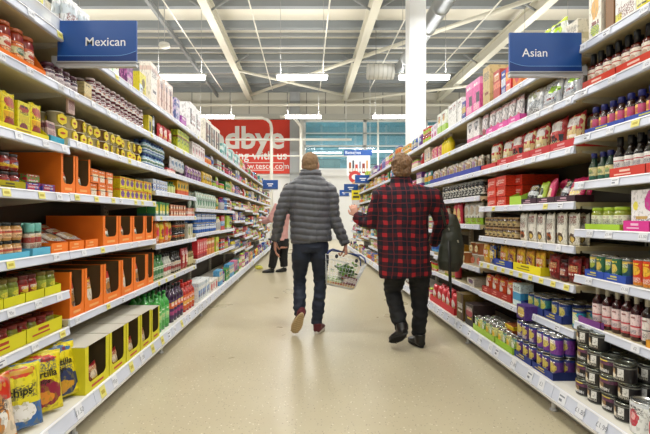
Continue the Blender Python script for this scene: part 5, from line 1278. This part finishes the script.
def hair_mat():
    m, nt, bs = new_mat('streaked_hair'); q = NT(nt); tc = q.n('ShaderNodeTexCoord'); mp_ = q.n('ShaderNodeMapping'); mp_.inputs['Scale'].default_value = (70, 70, 22)
    nz = q.n('ShaderNodeTexNoise'); nz.inputs['Scale'].default_value = 1; nt.links.new(tc.outputs['Object'], mp_.inputs[0]); nt.links.new(mp_.outputs[0], nz.inputs['Vector'])
    nt.links.new(q.mix(nz.outputs['Fac'], lin('33241a'), lin('96714a')), bs.inputs['Base Color']); bs.inputs['Roughness'].default_value = .6
    bp = q.n('ShaderNodeBump'); bp.inputs['Distance'].default_value = .006; nt.links.new(nz.outputs['Fac'], bp.inputs['Height']); nt.links.new(bp.outputs[0], bs.inputs['Normal'])
    return m
k = MB(); c = hw_
k.ell(tuple(c + Vector((0, -.022, .030))), (.092, .096, .100), DUM); k.ell(tuple(c + Vector((0, -.045, -.03))), (.080, .062, .075), DUM); k.ell(tuple(c + Vector((.0, -.08, .035))), (.045, .04, .045), DUM)
link('hair', sculpt(k, .006, 1, tousle, hair_mat(), 'hair'), wom)
def plaid_mat():
    m, nt, bs = new_mat('red_navy_plaid'); q = NT(nt)
    tc = q.n('ShaderNodeTexCoord'); nz = q.n('ShaderNodeTexNoise'); nz.inputs['Scale'].default_value = 6
    nt.links.new(tc.outputs['Object'], nz.inputs['Vector'])
    mx = q.n('ShaderNodeMix', data_type='RGBA'); mx.inputs[0].default_value = .04
    nt.links.new(tc.outputs['Object'], mx.inputs[6]); nt.links.new(nz.outputs['Color'], mx.inputs[7])
    sp = q.n('ShaderNodeSeparateXYZ'); nt.links.new(mx.outputs[2], sp.inputs[0])
    def band(v, per, wd, off=0.0):
        f = q.m('FRACT', q.m('ADD', q.m('DIVIDE', v, per), off)); return q.m('LESS_THAN', f, wd)
    X_, Z_ = sp.outputs[0], sp.outputs[2]
    bx, bz = band(X_, .112, .32), band(Z_, .108, .32)
    tx, tz = band(X_, .112, .06, .34), band(Z_, .108, .06, .34)
    s_ = q.m('MULTIPLY', q.m('ADD', bx, bz), .5)
    c = q.mix(s_, lin('0c0f1e'), lin('581019'))
    c = q.mix(q.m('MULTIPLY', bx, bz), c, lin('a01a24'))
    c = q.mix(q.m('MULTIPLY', q.m('MAXIMUM', tx, tz), .40), c, lin('902a2c'))
    nt.links.new(c, bs.inputs['Base Color']); bs.inputs['Roughness'].default_value = .9
    n2 = q.n('ShaderNodeTexNoise'); n2.inputs['Scale'].default_value = 220; nt.links.new(tc.outputs['Object'], n2.inputs['Vector'])
    bp = q.n('ShaderNodeBump'); bp.inputs['Strength'].default_value = .4; bp.inputs['Distance'].default_value = .004; nt.links.new(n2.outputs['Fac'], bp.inputs['Height']); nt.links.new(bp.outputs[0], bs.inputs['Normal'])
    return m
PLAID = plaid_mat()
k = MB()
k.tube([(.905, WY, .635), (.90, WY, .70), (.885, WY, .85), (.875, WY, 1.0), (.87, WY, 1.15), (.87, WY, 1.30), (.865, WY, 1.385), (.86, WY, 1.44), (.86, WY, 1.475)],
       [(.238, .175), (.240, .178), (.238, .178), (.232, .17), (.236, .168), (.262, .16), (.235, .14), (.13, .11), (.09, .09)], DUM, 28)
k.tube([(.86, WY, 1.45), (.858, WY - .005, 1.54)], [(.098, .092), (.088, .085)], DUM, 18)
k.tube([(.76, WY, 1.40), wsh[0] + Vector((.0, 0, -.03)), wel[0], (wel[0] + wwr[0]) / 2 + Vector((0, 0, -.005)), wwr[0]], [(.085, .09), (.098, .10), (.082, .085), (.070, .072), (.052, .054)], DUM, 18)
k.tube([(.98, WY, 1.385), wsh[1] + Vector((-.0, 0, -.03)), wel[1], wwr[1]], [(.085, .09), (.092, .10), (.078, .082), (.052, .054)], DUM, 18)
def folds(c, n):
    w = np.array([noise.noise(Vector((p[0] * 9, p[1] * 9, p[2] * 4.5))) + .5 * noise.noise(Vector((p[0] * 22 + p[2] * 9, p[1] * 18, p[2] * 14))) for p in c])
    return n * (w * .010)[:, None]
ct_ = link('plaid_coat', sculpt(k, .009, 3, folds, PLAID, 'plaid_coat'), wom); ct_['label'] = 'red and navy plaid coat'
BLK = M('0e0f12', .8, bump=.15, bscale=40)
k = MB(); k.tube([(.89, WY, .80), (.89, WY, .72), (.89, WY, .64)], [(.19, .14), (.20, .15), (.17, .13)], DUM, 22)
for i in (0, 1):
    kn, an = WK[i], WA_[i]
    k.tube([WH[i] + Vector((0, 0, .03)), WH[i] + Vector((0, 0, -.08)), kn + Vector((0, 0, .02)), (kn + an) / 2 + Vector((0, -.02, 0)), an + Vector((0, 0, .0))], [(.100, .115), (.100, .108), (.078, .082), (.070, .075), (.058, .062)], DUM, 18)
link('trousers', sculpt(k, .009, 3, denim, BLK, 'trousers'), wom)['label'] = 'black trousers'
LEA = M('141414', .3, bump=.05)
tl = Vector((.765, WY - .02, .030)); hl_ = tl + Vector((.085, -.20, .125)).normalized() * .25
shoe(wom, 'ankle_boot', tl, hl_, (.1, .45, .9), .25, LEA, M('0c0c0c', .6), Hh=.11, collar=.058, tread=M('1c1c1c', .7))
shoe(wom, 'ankle_boot', (.985, WY + .17, .004), (1.035, WY - .075, .004), (0, 0, 1), .25, LEA, M('0c0c0c', .6), Hh=.11, collar=.058)
# her handbag
k = MB(); bc_ = wp_(452, 236)
bg = thing('handbag', 'dark olive leather handbag hanging from the plaid shopper\'s arm', 'bag', tuple(wp_(450, 272)))
def lb(px, py, dy=0.0): return tuple(wp_(px, py, dy) - wp_(450, 272))
k.tube([lb(452, 214), lb(452, 224), lb(452, 245), lb(450, 262), lb(449, 271)], [(.035, .03), (.070, .05), (.108, .072), (.115, .078), (.085, .055)], DUM, 20)
BAGM = M('303328', .45, bump=.2, bscale=45)
link('bag_body', sculpt(k, .008, 4, wrinkle(.006, 14, 7.0), BAGM, 'bag_body'), bg)
k = MB(); k.tube([lb(444, 226, -.05), lb(440, 212, -.06), lb(436, 203, -.06), lb(440, 206, .06), lb(447, 216, .08), lb(454, 226, .06)], .011, BAGM, 8, side=(0, 1, 0)); link('bag_handle', k.mesh('bag_handle'), bg)
k = MB(); k.tube([lb(446, 240, -.075), lb(446.5, 262, -.085), lb(447.5, 280, -.07), lb(448.5, 297, -.06)], [(.012, .004), (.015, .004), (.014, .004), (.008, .003)], M('1b1c18', .5), 8); link('trailing_strap', k.mesh('trailing_strap'), bg)
k = MB()
for px, py in ((446, 228), (455, 240)): k.tube([lb(px, py, -.066), lb(px + .3, py + 2, -.078)], .007, M('b4b0a0', .3, .9), 8)
link('buckle', k.mesh('buckle'), bg)

# ---- the shopper in pink further up the aisle
TY = 8.9
def tp(px, py, dy=0.0): return at(px, py, TY) + Vector((0, dy, 0))
b = MB(); ht = tp(287, 189.5); yw = PI * .62
head(b, ht, yw, 1.0, tuple(tp(286, 200)))
b.tube([tp(281, 241), tp(282, 225), tp(284, 208), tp(286, 198)], [(.14, .11), (.13, .11), (.16, .11), (.06, .06)], DUM, 14, side=(.3, 1, 0))
tsh = [tp(279, 205, -.14), tp(288, 205, .16)]; tel = [tp(271, 220, -.16), tp(276, 222, .12)]; twr = [tp(263, 222, -.06), tp(262, 218, .1)]
for i in (0, 1): b.tube([tsh[i], tel[i], twr[i]], [.05, .042, .028], DUM, 10); hand(b, twr[i], (-1, .1, .1), (.1, 0, -1), (0, 1, 0), .5)
tH = [tp(277, 243, -.08), tp(284, 243, .08)]; tK = [tp(274.5, 255, -.08), tp(283, 255, .08)]; tA = [tp(272, 267.5, -.06), tp(284, 267, .08)]
for i in (0, 1): b.tube([tH[i], tK[i], tA[i]], [.075, .055, .04], DUM, 10)
b.tube([tp(281, 248), tp(281, 238)], [.14, .13], DUM, 12)
th = link('person', sculpt(b, .007, 2, None, SKIN, 'person_body'))
tag(th, 'person in pale pink top and black trousers standing at the shelves beyond the grey jacket', 'person')
face(th, ht, yw, 1.0)
k = MB(); k.ell(tuple(ht + Vector((.02, -.01, .02))), (.10, .10, .11), DUM); k.ell(tuple(ht + Vector((.05, -.02, -.05))), (.07, .08, .10), DUM)
link('hair', sculpt(k, .01, 1, wrinkle(.008, 30, 2.0), M('33281f', .7), 'hair'), th)
k = MB()
k.tube([tp(280, 240), tp(281, 228), tp(284, 210), tp(286, 201)], [(.19, .16), (.17, .15), (.20, .14), (.09, .09)], DUM, 20, side=(.3, 1, 0))
for i in (0, 1): k.tube([tsh[i], tel[i], twr[i]], [.085, .075, .055], DUM, 14)
link('pink_top', sculpt(k, .012, 3, wrinkle(.012, 9, 5.0), M('cf9c98', .8), 'pink_top'), th)['label'] = 'pale pink knitted top'
k = MB(); k.tube([tp(281, 238), tp(280.5, 246)], [(.17, .15), (.17, .15)], DUM, 20)
for i in (0, 1): k.tube([tH[i], tK[i], tA[i]], [.115, .095, .08], DUM, 14)
link('trousers', sculpt(k, .012, 3, wrinkle(.008, 12, 6.0), BLK, 'trousers'), th)
shoe(th, 'shoe', tuple(tp(267, 272, -.1)[:2]) + (.004,), tuple(tp(274.5, 272, -.06)[:2]) + (.004,), (0, 0, 1), .26, LEA, M('0c0c0c', .6), Hh=.08)
shoe(th, 'shoe', tuple(tp(280, 272, .02)[:2]) + (.004,), tuple(tp(286, 272, .1)[:2]) + (.004,), (0, 0, 1), .26, LEA, M('0c0c0c', .6), Hh=.08)

# yellow packet lying on the floor by the far shelves
fp = at(259.5, 268, 9.2)
put(pouch('d8d03a', (('c', .5, .5, .3, .2, '8a9a2a'),), .19, .13, .09, seed=77.0, name='fallen_packet', cat='packet'), (fp.x, 9.2, .045), .3, 'small yellow packet fallen on the floor by the far left shelves', None, lean=-PI / 2 + .25)

# ---- the wire basket
BX = thing('shopping_basket', 'white wire shopping basket with blue handles carried in the jacket wearer\'s hand', 'basket', (0, 0, 0))
hnd = wr[1] + Vector((.006, .0, -.085))
tiltm = Matrix.Translation(hnd + Vector((-.008, 0, -.058))) @ Matrix.Rotation(.22, 4, 'Y') @ Matrix.Rotation(-.22, 4, 'X')
BX.matrix_world = tiltm @ Matrix.Translation((0, 0, -.30))
WIRE = M('eceff2', .3, .1); BLUEP = M('2a3f86', .4)
wt_, wb_, dt, db, Hb = .208, .135, .145, .105, .27      # half sizes at rim and base
def rp_(t, z):      # point on the rim loop at parameter t 0..4, height z 0..1
    a = wb_ + (wt_ - wb_) * z; c = db + (dt - db) * z; t %= 4
    i = int(t); f = t - i
    P = [(-a, -c), (a, -c), (a, c), (-a, c), (-a, -c)]
    return Vector((P[i][0] + (P[i + 1][0] - P[i][0]) * f, P[i][1] + (P[i + 1][1] - P[i][1]) * f, z * Hb))
k = MB()
for z in (0, .16, .33, .5, .66, .83):
    k.tube([rp_(i / 4 * 1.0, z) for i in range(17)], .0016, WIRE, 5)
for i in range(44):
    t = i / 11
    k.tube([rp_(t, 0), rp_(t, .98)], .0014, WIRE, 4)
for i in range(1, 16):
    k.tube([rp_(i / 16, 0), rp_(3 - i / 16, 0)], .0014, WIRE, 4)
for i in range(1, 8): k.tube([rp_(1 + i / 8, 0), rp_(4 - i / 8, 0)], .0014, WIRE, 4)
link('wire_mesh_grille', k.mesh('wire_mesh_grille'), BX)
k = MB(); k.tube([rp_(i / 4, 1.0) for i in range(17)], .0035, WIRE, 8); link('rim', k.mesh('rim'), BX)
for s in (-1, 1):
    k = MB()
    top = (tiltm @ Matrix.Translation((0, 0, -.30))).inverted() @ hnd
    c_ = [(s * wt_ * .62, s * dt * .0 + s * .0 - dt * 0, Hb)]
    zt_ = top.z - .010; pts = [Vector((-wt_ * .93, s * dt, Hb)), Vector((-wt_ * .86, s * dt * .8, Hb + (zt_ - Hb) * .6)), Vector((-wt_ * .70, s * dt * .4 + top.y * .6, zt_ - .002)), Vector((-.06, top.y + s * .010, zt_)), Vector((.06, top.y + s * .010, zt_)), Vector((wt_ * .70, s * dt * .4 + top.y * .6, zt_ - .002)), Vector((wt_ * .86, s * dt * .8, Hb + (zt_ - Hb) * .6)), Vector((wt_ * .93, s * dt, Hb))]
    k.tube(pts, .0075, BLUEP, 8); link('handle', k.mesh('handle'), BX)
for s in (-1, 1):
    k = MB(); k.prism([((.016 if s else 0) * math.cos(t * PI / 6) + s * .10, .020 * math.sin(t * PI / 6) + Hb + .0) for t in range(12)], -dt - .006, -dt - .001, M('22242a', .4), 'y'); link('clip', k.mesh('clip'), BX)
bm_ = tiltm @ Matrix.Translation((0, 0, -.30))
def inb(x, y, z): return bm_ @ Vector((x, y, z))
def drop(me, name, cat, lab, p, rot, kids=()):
    o = link(name, me); o.matrix_world = bm_ @ Matrix.Translation(p) @ Matrix.Rotation(rot[2], 4, 'Z') @ Matrix.Rotation(rot[1], 4, 'Y') @ Matrix.Rotation(rot[0], 4, 'X'); tag(o, lab, cat); return o
k = MB(); rl = random.Random(4)
for i in range(90):       # salad leaves in a clear bag
    x, y, z = rl.gauss(0, .055), rl.gauss(0, .035), rl.gauss(0, .035); a = rl.random() * 6.28; s = .022 + rl.random() * .02
    m_ = Matrix.Translation((x, y, z)) @ Matrix.Rotation(a, 4, 'Z') @ Matrix.Rotation(rl.uniform(-1, 1), 4, 'X')
    k.add([m_ @ Vector(p) for p in ((-s, 0, 0), (-s * .4, s * .5, .004), (s * .6, s * .45, 0), (s, 0, .006), (s * .6, -s * .45, 0), (-s * .4, -s * .5, .004))], [(0, 1, 2, 3, 4, 5)], M(rl.choice(['4f7f2c', '6fa33c', '93bf58', '3a6428']), .5), False)
sal = drop(k.mesh('salad_leaves', fix=False), 'salad_leaves', 'salad', 'heap of green salad leaves on top in the wire basket', (.035, .0, .17), (0, 0, 0)); sal['kind'] = 'stuff'
drop(carton('d9c9a0', (('b', .3, .6, 'c8a060'), ('c', .4, .5, .3, .3, 'b8542a')), .27, .19, .022, name='pizza_box', cat='box').root, 'pizza_box', 'box', 'flat cream and orange food box low in the wire basket', (-.0, 0, .006), (0, 0, 0))
drop(pouch('d9d2c4', (('c', .5, .5, .3, .2, 'c84a3a'), ('b', 0, .2, '9a3a4a')), .19, .13, .05, seed=81.0).root, 'wrapped_bread', 'bread', 'wrapped bread pack at the far end of the wire basket', (.06, .075, .034), (-.15, 0, .1))
drop(pouch('c9d8b0', (('b', .3, .5, 'e8e4da'), ('n', 5.0, .55, '7a9a4a')), .17, .12, .05, seed=82.0).root, 'vegetable_bag', 'bag', 'pale green vegetable bag beside the bread in the wire basket', (-.07, -.01, .036), (-1.1, 0, -.2))
drop(carton('7a3a4a', (('b', .3, .7, 'e0d4cc'),), .11, .07, .08).root, 'meat_tray', 'tray', 'small maroon and white pack in the wire basket corner', (.095, -.03, .031), (0, 0, .3))
# ------------------------------------------------------------------ camera and light
cam = bpy.data.cameras.new('camera'); co = bpy.data.objects.new('camera', cam); COL.objects.link(co)
co.location = (0, 0, CH); co.rotation_euler = (PI / 2, 0, 0)
cam.sensor_width = 36; cam.lens = F / 650 * 36; cam.shift_x = (325 - VX) / 650; cam.shift_y = 0; cam.clip_start = .02
S.camera = co
w = bpy.data.worlds.new('world'); S.world = w; w.use_nodes = True
w.node_tree.nodes['Background'].inputs[0].default_value = (.93, .96, 1, 1); w.node_tree.nodes['Background'].inputs[1].default_value = .26
S.view_settings.view_transform = 'Standard'; S.view_settings.look = 'None'; S.view_settings.gamma = 1; S.view_settings.use_curve_mapping = False
S.view_settings.exposure = 0.0
